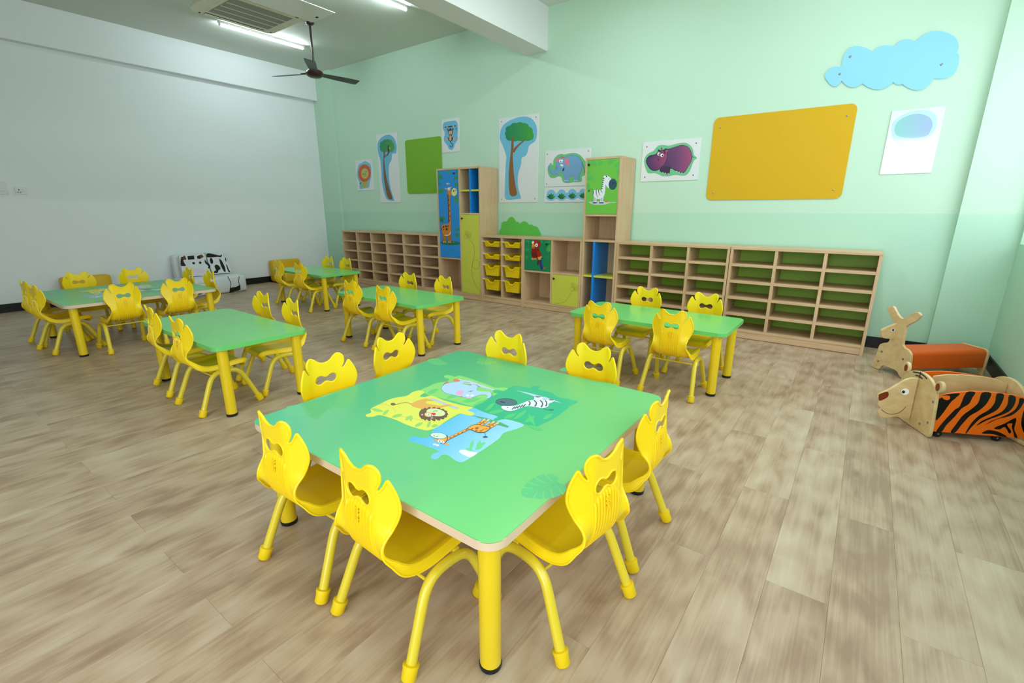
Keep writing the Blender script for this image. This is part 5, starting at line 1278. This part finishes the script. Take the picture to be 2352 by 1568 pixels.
# ------------------------------------------------------------------ ceiling: fan, air conditioner, tubes
FX, FY, FZ = -6.33, 4.10, 3.02
fan = thing('ceiling_fan', 'brown ceiling fan with three dark blades hanging on a long rod', 'fan', (FX, FY, FZ))
bm = bmesh.new(); lathe(bm, [(.03, ZC-.030-FZ), (.05, ZC-.018-FZ), (.055, ZC-FZ-.002)], 20); smoothed(obj('canopy', bm, FANB, fan), 40)
bm = bmesh.new(); lathe(bm, [(.0135, .03), (.0135, ZC-.028-FZ)], 12); smoothed(obj('rod', bm, FANB, fan), 40)
bm = bmesh.new(); lathe(bm, [(.02, .12), (.032, .10), (.04, .06), (.05, .035)][::-1], 20); smoothed(obj('rod_cup', bm, FANB, fan), 40)
bm = bmesh.new(); lathe(bm, [(.03, -.052), (.075, -.045), (.105, -.025), (.115, 0), (.105, .024), (.07, .042), (.03, .048)], 28); smoothed(obj('motor', bm, FANB, fan), 40)
for an in (-37, 83, 203):
    bm = bmesh.new()
    st = [(.105, .045), (.17, .05), (.30, .060), (.50, .067), (.61, .066), (.63, .058)]
    q = math.radians(an); ux, uy = Vector((math.cos(q), math.sin(q), 0)), Vector((-math.sin(q), math.cos(q), 0))
    top = []; bot = []
    for r_, hw in st:
        tl = -.20; a_ = ux*r_-uy*hw+Vector((0, 0, -hw*tl)); b_ = ux*r_+uy*hw+Vector((0, 0, hw*tl))
        top.append((bm.verts.new(a_+Vector((0, 0, .002))), bm.verts.new(b_+Vector((0, 0, .002))))); bot.append((bm.verts.new(a_-Vector((0, 0, .002))), bm.verts.new(b_-Vector((0, 0, .002)))))
    for i in range(len(st)-1):
        for A, s in ((top, 1), (bot, -1)):
            f = (A[i][0], A[i+1][0], A[i+1][1], A[i][1]); bm.faces.new(f if s > 0 else f[::-1])
        for k in (0, 1): bm.faces.new((top[i][k], top[i+1][k], bot[i+1][k], bot[i][k]))
    bm.faces.new((top[0][0], top[0][1], bot[0][1], bot[0][0])); bm.faces.new((top[-1][0], top[-1][1], bot[-1][1], bot[-1][0]))
    bl = obj('blade', bm, FANG, fan)
    bm = bmesh.new(); box(bm, .09, .20, -.022, .022, .004, .010); bmesh.ops.rotate(bm, verts=bm.verts, matrix=Matrix.Rotation(q, 3, 'Z')); obj('blade_iron', bm, FANB, bl)

ax0, ax1, ay0, ay1, az = -6.41, -5.48, 2.67, 3.60, 3.36
ac = thing('cassette_air_conditioner', 'cream ceiling cassette air conditioner with grey grille and a side deflector plate', 'air conditioner', ((ax0+ax1)/2, (ay0+ay1)/2, az))
bm = bmesh.new(); prism(bm, rrect(ax0, ax1, ay0, ay1, .10, 8), (0, 0, az), (1, 0, 0), (0, 1, 0), (0, 0, 1), .055); adopt(smoothed(bevel_mod(obj('panel', bm, ACW), .018, 3), 40), ac)
adopt(boxo('casing', ax0+.06, ax1-.06, ay0+.06, ay1-.06, az+.055, ZC-.003, WHITE), ac)
gx0, gx1, gy0, gy1 = ax0+.19, ax1-.19, ay0+.14, ay1-.14
bm = bmesh.new(); prism(bm, rrect(gx0-.05, gx1+.05, gy0-.03, gy1+.03, .03, 4), (0, 0, az-.006), (1, 0, 0), (0, 1, 0), (0, 0, 1), .012); gf = adopt(bevel_mod(obj('grille_frame', bm, ACW), .004, 2), ac)
adopt(boxo('grille_backing', gx0, gx1, gy0, gy1, az-.0075, az-.006, mat('grille_shadow', (104, 102, 92), 0.7, 0.2, 0.03, 60)), gf)
for i in range(40):
    xx = gx0+(gx1-gx0)*(i+.5)/40
    adopt(boxo('slat', xx-.0045, xx+.0045, gy0, gy1, az-.011, az-.0075, ACG), gf)
for i in (1, 2, 3):
    yy = gx0+(gx1-gx0)*i/4; adopt(boxo('grille_bar', yy-.006, yy+.006, gy0, gy1, az-.013, az-.0075, ACW), gf)
for (b0, b1, d0, d1) in ((ax0+.045, ax0+.10, ay0+.14, ay1-.14), (ax1-.10, ax1-.045, ay0+.14, ay1-.14)):
    o = adopt(boxo('air_outlet', b0, b1, d0, d1, az-.001, az+.004, DARK), ac)
    bm = bmesh.new(); box(bm, b0+.006, b1-.006, d0, d1, az-.010, az-.004, .002); fl_ = adopt(obj('louver_flap', bm, ACW), o)
for cx, cy in ((ax0+.05, ay0+.10), (ax1-.08, ay1-.05), (ax0+.08, ay1-.05)):
    adopt(boxo('latch', cx-.014, cx+.014, cy-.008, cy+.008, az-.004, az+.002, DARK), ac)
adopt(boxo('deflector_plate', ax1-.02, -5.058, 2.58, 3.60, 3.318, 3.327, mat('deflector_white', (232, 233, 228), 0.35, 0.5, 0.01, 6), None, .003), ac)
for yy in (3.42, 2.80):
    adopt(boxo('deflector_bracket', ax1-.06, ax1-.012, yy, yy+.03, 3.326, 3.36, DARK), ac)
adopt(boxo('deflector_bolt', -5.33, -5.30, 3.53, 3.55, 3.312, 3.318, DARK), ac)
stk = adopt(boxo('sticker', ax1-.03, ax1-.024, 3.05, 3.36, 3.40, 3.52, RAIL), ac)
ar = Art(lambda p: Vector((ax1-.024, p[0], p[1])), (1, 0, 0), .0006)
for i in range(7): ar.poly([(3.07+i*.042, 3.415), (3.09+i*.042, 3.415), (3.09+i*.042, 3.505), (3.07+i*.042, 3.505)], (90, 130, 190))
ar.build('sticker_print', stk)
def tube_light(x, y0, y1, label):
    t = thing('tube_light', label, 'light', (x, (y0+y1)/2, ZC-.06), 0, 'ceiling tube lights')
    adopt(boxo('fitting', x-.014, x+.014, y0-.01, y1+.01, ZC-.030, ZC-.002, WHITE, None, .003), t)
    for yy in (y0, y1-.02): adopt(boxo('end_holder', x-.014, x+.014, yy, yy+.02, ZC-.058, ZC-.028, RAIL, None, .003), t)
    bm = bmesh.new(); tube(bm, [(x, y0+.02, ZC-.046), (x, y1-.02, ZC-.046)], .014, 14); adopt(smoothed(obj('lamp_tube', bm, TUBE), 40), t)
tube_light(-7.22, 3.36, 4.54, 'lit tube light on the ceiling left of the air conditioner and fan')
tube_light(-4.90, 3.34, 4.50, 'lit tube light at the top picture edge beside the ceiling beam')
